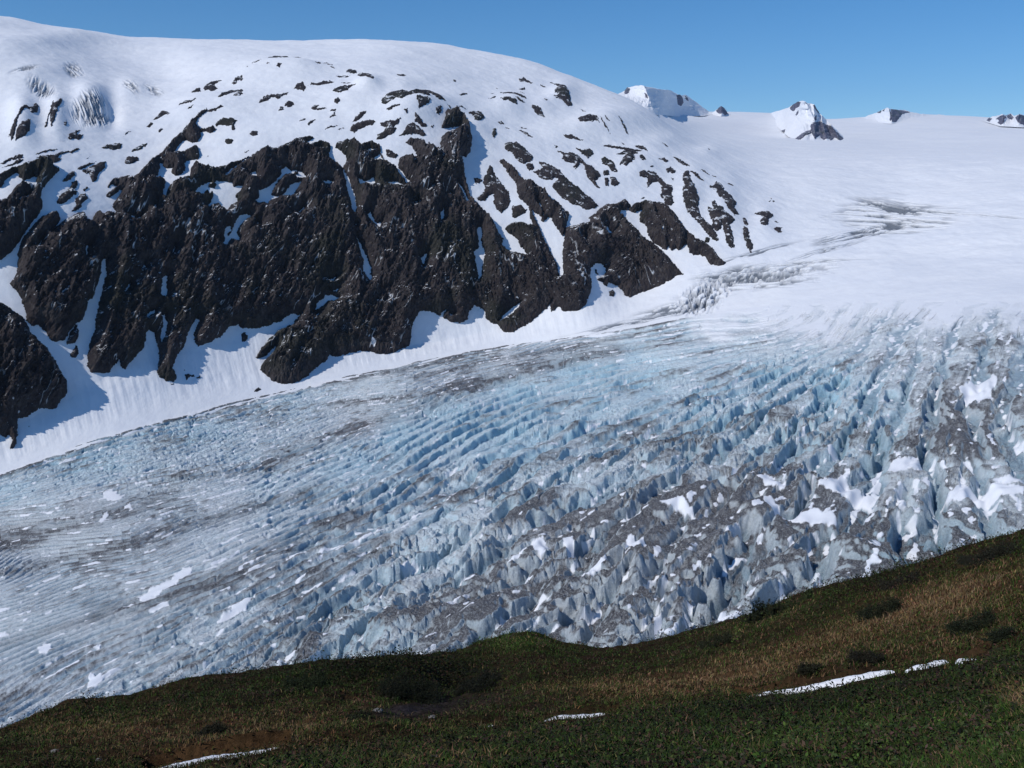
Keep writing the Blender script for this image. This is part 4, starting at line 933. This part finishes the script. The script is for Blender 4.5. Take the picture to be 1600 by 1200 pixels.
AF = np.concatenate([np.linspace(_a0, _a1, 90, endpoint=False), np.linspace(_a1, _b0, 1500, endpoint=False), np.linspace(_b0, _b1, 90)]); NF = len(AF)
f_te = []; f_r = []
def msmooth(a, n):
    k = np.hanning(n + 2)[1:-1]; k /= k.sum(); return np.convolve(np.pad(a, (n//2, n - 1 - n//2), mode='edge'), k, mode='valid')
for pys, rs in FR:
    a, te = ray(PXF, pys); f_te.append(msmooth(pchip(a, te, AF), 21)); f_r.append(msmooth(np.exp(pchip(a, np.log(rs), AF)), 61))
f_te = np.array(f_te); f_r = np.array(f_r)
s_f = np.concatenate([np.linspace(0, 1, 30, endpoint=False), np.linspace(1, 2, 160, endpoint=False), np.linspace(2, 3, 130, endpoint=False), np.linspace(3, 5, 60, endpoint=False),
                      np.linspace(5, 6, 150, endpoint=False), np.linspace(6, 7.1, 240, endpoint=False), np.linspace(7.1, 9, 40)])
te = pchip(np.arange(len(FR)), f_te, s_f); rf = np.exp(pchip(np.arange(len(FR)), np.log(f_r), s_f))
Af = np.broadcast_to(AF, te.shape)
XF = rf * np.sin(Af); YF = rf * np.cos(Af); ZF = rf * te
pxf, pyf = project(Af, te)
fr = sstep(3, 5, s_f)[:, None]
ZF = ZF + (.10 + .35 * fr) * fbm(XF / 6, YF / 6, 3, 501) * (.3 + .7 * np.minimum(rf / 40, 1)) + (.08 + .10 * fr) * fbm(XF / 1.3, YF / 1.3, 3, 502) + (.42 * fr) * ridged(XF / 4.2, YF / 4.2, 2, 504) * sstep(7.3, 6.9, s_f)[:, None] + .9 * sstep(5, 6, s_f)[:, None] * fbm(XF / 22, YF / 22, 2, 503) * sstep(7.2, 6.6, s_f)[:, None]
BANKS = [('thin strip of old snow cutting the lower left edge of the heath', [(240,1206,4),(270,1199,5.5),(300,1193,6),(330,1187,7),(360,1183,6),(390,1179,5),(415,1174,4),(436,1168,2)]),
         ('short white snow remnant low in the middle behind dark heather', [(850,1127,2),(865,1123,4.5),(885,1121,5),(905,1121,5),(925,1119,4.5),(938,1117,4),(948,1116,2)]),
         ('tiny white speck of snow between the two longer snow strips', [(762,1135,1),(768,1134,2),(774,1133,1)]),
         ('long broken ribbon of old snow running up the right hand slope', [(1165,1090,2),(1185,1087,3.5),(1200,1084,4.5),(1220,1081,4),(1240,1078,3),(1260,1075,4),(1280,1071,5),(1305,1067,7),(1330,1063,8),(1355,1058,8),(1380,1053,7),(1398,1050,3)]),
         ('short snow remnant just beyond the right end of the long ribbon', [(1414,1048,2),(1425,1046,5.5),(1445,1043,7),(1460,1039,7.5),(1475,1036,6),(1482,1035,2)]),
         ('small pair of snow lumps highest on the right slope', [(1491,1036,2),(1498,1033,4.5),(1508,1031.5,4),(1518,1031,2.5),(1526,1030,2)])]
te_lim = np.full(NF, 9.0); te_bed = np.full(NF, 9.0)      # the brow of the near bank dips where the snow remnants show behind it
for lb, pts in BANKS:
    p = np.array(pts, float); a_ = ray(p[:, 0], p[:, 1])[0]; lim = ray(p[:, 0], p[:, 1] + p[:, 2] * .8 + 7)[1]; bed = ray(p[:, 0], p[:, 1] + p[:, 2] * .35)[1]
    sel = (AF > a_[0] - .012) & (AF < a_[-1] + .012); te_lim[sel] = np.minimum(te_lim[sel], np.interp(AF[sel], a_, lim)); te_bed[sel] = np.minimum(te_bed[sel], np.interp(AF[sel], a_, bed))
ZF = np.where((s_f < 4.3)[:, None], np.minimum(ZF, rf * te_lim[None]), ZF)
ZF = np.where(((s_f >= 4.3) & (s_f < 5.02))[:, None], np.minimum(ZF, rf * te_bed[None]), ZF)
bare = ((s_f > 4.0) & (s_f < 4.95))[:, None] & (te_bed < 8)[None]
PF = np.stack([XF, YF, ZF], -1)
# what grows where, plus painted shade of the left hump: 0..1 fields on the ground
def blob(px0, py0, sx, sy, ang=0):
    a = math.radians(ang); dx = pxf - px0; dy = pyf - py0; u = dx * math.cos(a) - dy * math.sin(a); v = dx * math.sin(a) + dy * math.cos(a)
    return np.exp(-((u / sx)**2 + (v / sy)**2))
pn = fbm(XF / 14, YF / 14, 4, 510); pn2 = fbm(XF / 3.2, YF / 3.2, 3, 511)
tan_ = np.clip(.55 * blob(420,1140,260,34,3) * (.6 + .8 * pn2) + .62 * blob(1330,985,260,28,17) + .85 * blob(1150,1065,190,24,10) + .6 * blob(1500,960,130,60,20) + .5 * blob(330,1170,170,28,5) + .55 * blob(900,1080,120,18,0) + .45 * blob(120,1150,120,25) + .9 * blob(1592,1100,26,36,60) + .35 * blob(700,1195,120,20)
               + .30 * pn + .15 * pn2, 0, 1)
gravel = np.clip(1.1 * blob(650,1118,75,16,8) + .45 * blob(820,1095,120,16) - .2 + .5 * pn2 * (blob(700,1110,200,30) > .3), 0, 1)
green = np.clip(.9 * sstep(1100, 1190, pyf) * sstep(900, 1500, pxf) + 1.3 * blob(810,1008,75,16) + .35 * blob(1180,985,140,22,20) + .45 * blob(90,1150,120,25,10) + .35 * blob(520,1050,160,16) + .45 * fbm(XF / 9, YF / 9, 3, 513), 0, 1)
dark = np.clip(.15 + .95 * blob(690,1062,130,24,-6) + .7 * blob(620,1055,120,22) + .6 * blob(1330,1110,260,22,8) + .5 * blob(1380,915,90,22,20) + .5 * blob(500,1185,300,18,3) + .6 * blob(1150,1110,120,16) + .4 * fbm(XF / 7 + 9, YF / 7, 3, 514), 0, 1)  # dark heather, plus the left hump's shade put into the colour
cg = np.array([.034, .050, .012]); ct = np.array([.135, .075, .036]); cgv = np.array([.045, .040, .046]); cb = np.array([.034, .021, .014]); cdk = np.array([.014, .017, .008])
def fcol(T, G, V, D):
    c = np.broadcast_to(cb, T.shape + (3,)).copy()
    for w, k in ((G * .8, cg), (D * .85, cdk), (T, ct), (V, cgv)): c = c + (k - c) * np.clip(w, 0, 1)[..., None]
    return c
colf = fcol(tan_, green, gravel, dark)
def mat_ground():
    s = NT('heath_ground'); c = s.attr('tint', True); b = s.noise(3.5, 6, .75); v = s.noise(.9, 4, .7)
    c = s.mix(s.ramp(b, [(.35, .75), (.6, 0)]), c, (.007, .006, .005)); c = s.mix(s.ramp(v, [(.5, 0), (.75, .5)]), c, (.06, .045, .022))
    s.l(c, s.b.inputs['Base Color']); s.b.inputs['Roughness'].default_value = 1; s.b.inputs['Specular IOR Level'].default_value = 0
    n = s.bump(s.noise(5, 6, .75), .12, 1.0); s.l(n, s.b.inputs['Normal']); return s.mat
def mat_plant(name, spec=.15):
    s = NT(name); c = s.attr('tint', True); s.l(c, s.b.inputs['Base Color']); s.b.inputs['Roughness'].default_value = .8; s.b.inputs['Specular IOR Level'].default_value = spec
    return s.mat
M_GROUND = mat_ground(); M_GRASS = mat_plant('grass_blades'); M_HEATH = mat_plant('heather_leaves'); M_SHRUB = mat_plant('shrub_leaves'); M_BARK = mat_plant('shrub_stems')
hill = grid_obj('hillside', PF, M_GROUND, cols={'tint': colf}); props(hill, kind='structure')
log('hillside')

def snow_bank_mat():
    s = NT('old_snow'); c = s.mix(s.ramp(s.noise(2.5, 5, .7), [(.4, 0), (.75, .5)]), (.84, .85, .88), (.42, .40, .40)); s.l(c, s.b.inputs['Base Color'])
    n = s.bump(s.noise(3, 5, .6), .08, .6); s.l(n, s.b.inputs['Normal']); return s.mat
M_BANK = snow_bank_mat()
def hit(px, py, smin=0.0, smax=7.2):
    """ground point (grid indices as floats) seen at a photo point: first crossing outwards from the feet"""
    i = np.interp(ray(px, py)[0], AF, np.arange(NF)); i0 = int(i); t0 = ray(px, py)[1]
    col = PF[:, i0]; el = col[:, 2] / np.hypot(col[:, 0], col[:, 1]); k = np.nonzero((el >= t0) & (s_f >= smin) & (s_f <= smax))[0]
    return (i0, int(k[0])) if len(k) else None
# remnants of the winter snow in the dip behind the near bank: (label, photo points along the strip, half height px)
for lb, pts in BANKS:
    p = np.array(pts, float); n = max(int((p[-1, 0] - p[0, 0]) * 1.2), 12); xs = np.linspace(p[0, 0], p[-1, 0], n)
    yc = np.interp(xs, p[:, 0], p[:, 1]); hh = np.interp(xs, p[:, 0], p[:, 2]) * np.clip(np.minimum(xs - xs[0], xs[-1] - xs) / 5 + .25, .25, 1) * (1 + .2 * noise(xs / 15, xs * 0, 522))
    R_ = 14; a = ray(xs, yc)[0]; ii = np.interp(a, AF, np.arange(NF)); V = np.linspace(-1, 1, R_)
    # lies on the far flank of the dip: its middle at the range where the ground rises again
    crest_r = np.interp(a, AF, f_r[5]); te_c = ray(xs, yc)[1]
    rc = crest_r * .93; zc = rc * te_c
    wd = np.clip(hh, .5, 9) * rc / F * 1.35                     # half width on the ground
    rr = rc[None] + V[:, None] * wd[None] * 1.0; A = np.broadcast_to(a, rr.shape)
    tilt = .32
    th_ = (1 - V[:, None]**2) * (hh * rc / F)[None] * (.55 + .12 * noise(xs / 17, xs * 0, 521)[None]) + .02 * fbm(xs[None] / 14 + V[:, None], V[:, None] * 2 + xs[None] / 30, 2, 520)
    zt = zc[None] + (rr - rc[None]) * tilt + th_ - .02
    top = np.stack([rr * np.sin(A), rr * np.cos(A), zt], -1); botm = top.copy(); botm[..., 2] = zc[None] + (rr - rc[None]) * tilt - .13 - .0 * V[:, None]
    ring = np.concatenate([top, botm[::-1], top[:1]], 0)
    o = grid_obj('snow_patch', ring, M_BANK); props(o, lb, 'snow patch', 'old snow remnants on the near hillside')
log('banks')

# ------------------------------------------------------------------ vegetation
rv = np.random.default_rng(77)
vis_el = np.maximum.accumulate(np.where(s_f[:, None] > 0.9, te, -9), axis=0)
visible = (te >= vis_el - .004) & (s_f[:, None] <= 7.12)
PJ = np.array([])
cellpx = np.abs(np.gradient(pxf, axis=1) * np.gradient(pyf, axis=0)) * visible * np.where(pyf < 1300, 1, np.clip((1700 - pyf) / 900, .05, .4)) * np.where((pxf > -70) & (pxf < 1670), 1, .22) * (rf > 3) * np.where(bare, .30, 1)
def scatter(n, weight):
    w = (cellpx * weight)[:-1, :-1].ravel(); c = np.cumsum(w); q = np.searchsorted(c, rv.uniform(0, c[-1], n)); j = q // (NF - 1); i = q % (NF - 1)
    fj = rv.uniform(0, 1, n)[:, None]; fi = rv.uniform(0, 1, n)[:, None]
    P = (PF[j, i] * (1-fi) + PF[j, i+1] * fi) * (1-fj) + (PF[j+1, i] * (1-fi) + PF[j+1, i+1] * fi) * fj
    return P, j, i
def blades(P, j, i, height, width, lean, cols, droop=.5):
    """each blade: 2 quads -> tapering strip of 5 points"""
    n = len(P); yaw = rv.uniform(0, 2*np.pi, n); d = np.stack([np.cos(yaw), np.sin(yaw), 0*yaw], -1); la = rv.uniform(0, 2*np.pi, n)
    l = np.stack([np.cos(la), np.sin(la), 0*la], -1) * lean[:, None]; up = np.array([0, 0, 1.0]); h = height[:, None]; w = width[:, None]
    a = P - d*w; b = P + d*w; m = P + l*h*.35 + up*h*.6; m1 = m - d*w*.8; m2 = m + d*w*.8; tip = P + l*h*(1 + droop*.3) + up*h*(1 - droop * .35 * lean[:, None])
    V = np.stack([a, b, m2, m1, tip], 1).reshape(-1, 3); k = np.arange(n)[:, None] * 5
    Fq = np.concatenate([k + [0, 1, 2], k + [0, 2, 3], k + [3, 2, 4]], 0)
    return V, Fq, np.repeat(cols, 5, 0)
def leaves(P, size, cols, flat=.4):
    """small two-sided leaf: a folded quad, turned at random"""
    n = len(P); t = rv.normal(0, 1, (n, 3)); t[:, 2] = t[:, 2] * .7 + .3; t /= np.linalg.norm(t, axis=1, keepdims=True); b = np.cross(t, rv.normal(0, 1, (n, 3))); b /= np.linalg.norm(b, axis=1, keepdims=True) + 1e-9
    s = size[:, None]; V = np.stack([P - t*s, P + b*s*.45, P + t*s, P - b*s*.45], 1).reshape(-1, 3); k = np.arange(n)[:, None] * 4
    return V, k + np.array([[0, 1, 2, 3]]), np.repeat(cols, 4, 0)
def vcol(c, n, jit=.35):
    return np.clip(c * (1 + rv.normal(0, jit, (n, 1))) * (1 + rv.normal(0, .10, (n, 3))), .003, .6)
# grass
NG = 400000
P, j, i = scatter(NG, .25 + 1.2 * green + 1.1 * tan_ - .9 * gravel * 1 + .15)
rr_ = np.hypot(P[:, 0], P[:, 1]); tnn = tan_[j, i]; gr = green[j, i]; pick = rv.uniform(0, 1, NG)
c = np.where((pick < .12 + .75 * tnn)[:, None], np.array([.24, .155, .078]), np.where((pick < .20 + .75 * tnn)[:, None], np.array([.085, .055, .035]), np.array([.046, .088, .014])))
c = c * (.45 + .9 * rv.uniform(0, 1, NG)[:, None]**1.5) * (.65 + .35 * np.clip(gr + tnn, 0, 1))[:, None]
hgt_ = (.06 + .08 * rv.uniform(0, 1, NG)**2) * (1 + rr_ / 45); wdt = (.0030 + .0035 * rv.uniform(0, 1, NG)) * (1 + rr_ / 18)
V, Fq, cc = blades(P, j, i, hgt_, wdt, rv.uniform(.2, 1.0, NG), vcol(c, NG, .2))
o = mesh_obj('grass', V, Fq, M_GRASS, cols={'tint': cc}, smooth=False); props(o, 'short green and straw coloured grass covering the near hillside', 'grass', kind='stuff')
# heather and crowberry: mats of tiny leaves, heaped in low cushions
NCs = 38000
P, j, i = scatter(NCs, np.clip(.55 + 1.3 * dark - .8 * tan_ - 1.2 * gravel + .5 * pn2, .02, 2))
rr_ = np.hypot(P[:, 0], P[:, 1]); clump = np.clip(.9 + 1.3 * fbm(P[:, 0] / 2.6, P[:, 1] / 2.6, 3, 530) + 1.1 * dark[j, i] * (rr_ > 40), .35, 2.6); rad = (.06 + .12 * rv.uniform(0, 1, NCs)**2) * (1 + rr_ / 22) * clump
m = 20; Q = np.repeat(P, m, 0); R3 = np.repeat(rad, m); CL = np.repeat(np.minimum(clump, 1.6), m); dv = rv.normal(0, 1, (NCs*m, 3)); dv /= np.linalg.norm(dv, axis=1, keepdims=True); dv[:, 2] = np.abs(dv[:, 2]) * .75
Q = Q + dv * (R3 * rv.uniform(.5, 1.1, NCs*m))[:, None]
kind = rv.uniform(0, 1, NCs); cs = np.where((kind < .5)[:, None], np.array([.027, .040, .012]), np.where((kind < .8)[:, None], np.array([.052, .032, .022]), np.array([.042, .066, .014])))
cs = cs * (1 - .55 * dark[j, i])[:, None] * (np.array([1., 1., 1.]) + tan_[j, i][:, None] * np.array([1.6, .3, .2])) * (1.25 - .35 * np.minimum(clump, 1.6))[:, None] * (1 + .9 * green[j, i])[:, None] * (1 + .35 * pn2[j, i])[:, None]
V, Fq, cc = leaves(Q, R3 / CL * rv.uniform(.07, .17, NCs*m), vcol(np.repeat(cs, m, 0), NCs*m, .4))
o = mesh_obj('heather', V, Fq, M_HEATH, cols={'tint': cc}, smooth=False); props(o, 'dark brown green heather mats over the near hillside', 'heather', kind='stuff')
log('ground cover')
NS_ = 9000
brow = np.exp(-((s_f[:, None] - 2.9) / .35)**2) + .25 * np.exp(-((s_f[:, None] - 1.8) / .6)**2) + 0 * rf
P, j, i = scatter(NS_, brow * (.4 + .8 * (fbm(XF / 1.5, YF / 1.5, 2, 540) > 0)))
rr_ = np.hypot(P[:, 0], P[:, 1]); hs_ = (.04 + .10 * rv.uniform(0, 1, NS_)**1.5); m = 9; t = rv.uniform(.1, 1, (NS_, m)); la_ = rv.normal(0, .35, (NS_, 1, 2))
Q = P[:, None, :] + np.concatenate([la_ * t[..., None] * hs_[:, None, None], (t * hs_[:, None])[..., None]], -1) + rv.normal(0, .012, (NS_, m, 3)); Q = Q.reshape(-1, 3)
cs = np.array([.020, .022, .012]) * np.ones((NS_, 1)); cs[rv.uniform(0, 1, NS_) < .3] = (.040, .030, .026)
V, Fq, cc = leaves(Q, np.repeat(.012 + .0008 * rr_, m) * rv.uniform(.8, 1.7, NS_*m), vcol(np.repeat(cs, m, 0), NS_*m, .35))
o = mesh_obj('heather', V, Fq, M_HEATH, cols={'tint': cc}, smooth=False); props(o, 'upright dark heather sprigs along the brow of the near bank', 'heather', kind='stuff')
# single shrubs one can tell apart: label, photo x, y of the base, half width px, height px, colour, twiggy
SHR = [('bare twiggy shrub standing dark against the ice on the ridge line', 1183,972,20,22,(.016,.020,.010),1),
       ('smaller dark twiggy shrub right of the bare shrub on the ridge line', 1212,963,12,14,(.016,.020,.010),1),
       ('low feathery shrub on the ridge line below the snowy ice edge', 1250,946,22,9,(.024,.032,.012),0),
       ('dark rounded shrub on the tan grass slope at far right', 1562,1000,20,15,(.014,.018,.010),0),
       ('wide dark shrub clump above the tan grass band at right', 1516,988,34,22,(.014,.018,.009),0),
       ('dark shrub left of the wide clump on the right slope', 1375,966,34,20,(.015,.018,.009),0),
       ('dark shrub in the middle of the brown right slope', 1350,1035,26,18,(.016,.015,.010),0),
       ('small dark shrub low on the brown slope above the snow ribbon', 1262,1050,18,13,(.018,.018,.010),0),
       ('dark brown shrub near the top of the right ridge', 1400,918,34,14,(.020,.018,.012),0),
       ('dense dark shrub high at the right edge of the slope', 1545,880,44,20,(.017,.017,.011),0),
       ('dark shrub hugging the ridge line between saddle and right slope', 1120,1010,26,12,(.018,.020,.010),0),
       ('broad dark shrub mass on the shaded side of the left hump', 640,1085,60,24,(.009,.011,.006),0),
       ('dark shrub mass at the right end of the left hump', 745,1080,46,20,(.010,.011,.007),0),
       ('dark low shrub on the front of the left hump', 480,1075,40,14,(.016,.022,.009),0),
       ('small dark shrub at the foot of the brown left slope', 330,1150,30,14,(.016,.016,.009),0),
       ('low dark shrub beside the gravel patch', 560,1125,28,10,(.015,.017,.009),0)]
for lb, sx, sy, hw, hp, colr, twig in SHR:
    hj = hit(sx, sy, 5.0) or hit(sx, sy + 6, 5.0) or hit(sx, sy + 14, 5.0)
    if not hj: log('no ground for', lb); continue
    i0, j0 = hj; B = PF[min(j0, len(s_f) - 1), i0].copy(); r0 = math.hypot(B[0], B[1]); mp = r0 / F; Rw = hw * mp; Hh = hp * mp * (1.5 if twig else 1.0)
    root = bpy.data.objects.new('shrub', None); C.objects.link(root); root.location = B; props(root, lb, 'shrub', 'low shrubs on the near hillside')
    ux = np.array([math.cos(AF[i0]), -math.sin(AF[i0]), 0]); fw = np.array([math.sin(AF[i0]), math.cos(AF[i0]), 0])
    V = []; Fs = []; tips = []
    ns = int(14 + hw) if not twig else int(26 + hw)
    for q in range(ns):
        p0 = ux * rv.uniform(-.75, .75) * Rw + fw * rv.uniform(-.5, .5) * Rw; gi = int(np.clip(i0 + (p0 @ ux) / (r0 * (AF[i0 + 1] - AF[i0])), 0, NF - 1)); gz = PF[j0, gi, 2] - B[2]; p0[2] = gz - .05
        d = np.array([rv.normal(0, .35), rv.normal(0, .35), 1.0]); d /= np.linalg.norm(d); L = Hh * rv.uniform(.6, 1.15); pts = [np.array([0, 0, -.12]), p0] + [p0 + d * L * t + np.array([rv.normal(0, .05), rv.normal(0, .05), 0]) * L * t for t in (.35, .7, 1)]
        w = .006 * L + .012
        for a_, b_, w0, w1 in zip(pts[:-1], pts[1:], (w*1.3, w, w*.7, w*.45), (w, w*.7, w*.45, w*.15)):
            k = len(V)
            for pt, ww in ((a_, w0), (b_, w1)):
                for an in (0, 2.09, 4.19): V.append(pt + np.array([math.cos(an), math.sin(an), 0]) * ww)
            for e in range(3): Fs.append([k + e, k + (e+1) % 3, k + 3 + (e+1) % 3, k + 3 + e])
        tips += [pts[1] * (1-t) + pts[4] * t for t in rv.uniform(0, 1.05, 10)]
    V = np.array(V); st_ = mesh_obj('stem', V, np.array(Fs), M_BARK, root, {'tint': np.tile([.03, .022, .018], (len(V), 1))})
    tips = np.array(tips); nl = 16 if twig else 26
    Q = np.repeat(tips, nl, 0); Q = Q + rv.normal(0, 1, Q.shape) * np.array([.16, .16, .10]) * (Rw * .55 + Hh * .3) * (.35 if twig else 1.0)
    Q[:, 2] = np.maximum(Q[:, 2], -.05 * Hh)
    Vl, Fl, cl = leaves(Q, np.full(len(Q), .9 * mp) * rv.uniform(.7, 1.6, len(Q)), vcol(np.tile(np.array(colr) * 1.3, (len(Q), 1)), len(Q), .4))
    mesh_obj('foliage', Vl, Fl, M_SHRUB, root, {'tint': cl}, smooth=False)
log('shrubs')
# pale stones lying in the heath
def stone(px, py, w, h, lb, colr=(.20, .19, .18), seed=1):
    hj = hit(px, py, 0.9)
    if not hj: log('no ground', lb); return
    i0, j0 = hj; B = PF[j0, i0]; r0 = math.hypot(B[0], B[1]); mp = r0 / F
    th = np.linspace(0, 2*np.pi, 25)[None, :]; ph = np.linspace(-.5, 1, 12)[:, None] * np.pi / 2
    x = np.cos(ph) * np.cos(th); y = np.cos(ph) * np.sin(th); z = np.sin(ph) + 0 * th
    k = 1 + .28 * fbm(x * 1.6 + seed, y * 1.6 + z, 3, 600 + seed) * 1.0
    P = np.stack([B[0] + x * k * w * mp, B[1] + y * k * w * mp * .8, B[2] + z * k * h * mp * 1.3], -1)
    s = M_STONE; o = grid_obj('boulder', P, s); props(o, lb, 'boulder', 'pale stones in the near heath')
def stone_mat():
    s = NT('pale_stone'); c = s.mix(s.ramp(s.noise(6, 5, .7), [(.35, 0), (.7, 1)]), (.09, .085, .08), (.27, .25, .235)); s.l(c, s.b.inputs['Base Color'])
    n = s.bump(s.noise(9, 5, .7), .05, .8); s.l(n, s.b.inputs['Normal']); return s.mat
M_STONE = stone_mat()
stone(86, 1176, 7, 3, 'pale pinkish stone lying in the heath at far lower left', seed=2)
stone(155, 1190, 5, 3, 'small pale stone right of the pinkish stone at lower left', seed=5)
stone(590, 1112, 9, 3, 'flat grey stone at the left end of the gravel patch', seed=7)
stone(676, 1121, 7, 2.5, 'flat grey stone in the middle of the gravel patch', seed=9)
log('foreground')

# ------------------------------------------------------------------ thin mountain air round the whole scene
x0, x1, y0, y1, z0, z1 = -12000, 12000, -400, 16500, -900, 1900
hv = np.array([(x, y, z) for z in (z0, z1) for y in (y0, y1) for x in (x0, x1)], float)
hf = [(0, 2, 3, 1), (4, 5, 7, 6), (0, 1, 5, 4), (2, 6, 7, 3), (0, 4, 6, 2), (1, 3, 7, 5)]
hm = bpy.data.materials.new('air'); hm.use_nodes = True; hm.node_tree.nodes.clear()
vo = hm.node_tree.nodes.new('ShaderNodeVolumePrincipled'); vo.inputs['Density'].default_value = HAZE; vo.inputs['Color'].default_value = (.62, .76, 1.0, 1); vo.inputs['Anisotropy'].default_value = .2
ho = hm.node_tree.nodes.new('ShaderNodeOutputMaterial'); hm.node_tree.links.new(vo.outputs[0], ho.inputs['Volume'])
props(mesh_obj('haze', hv, np.array(hf), hm, smooth=False), kind='stuff')
log('done')
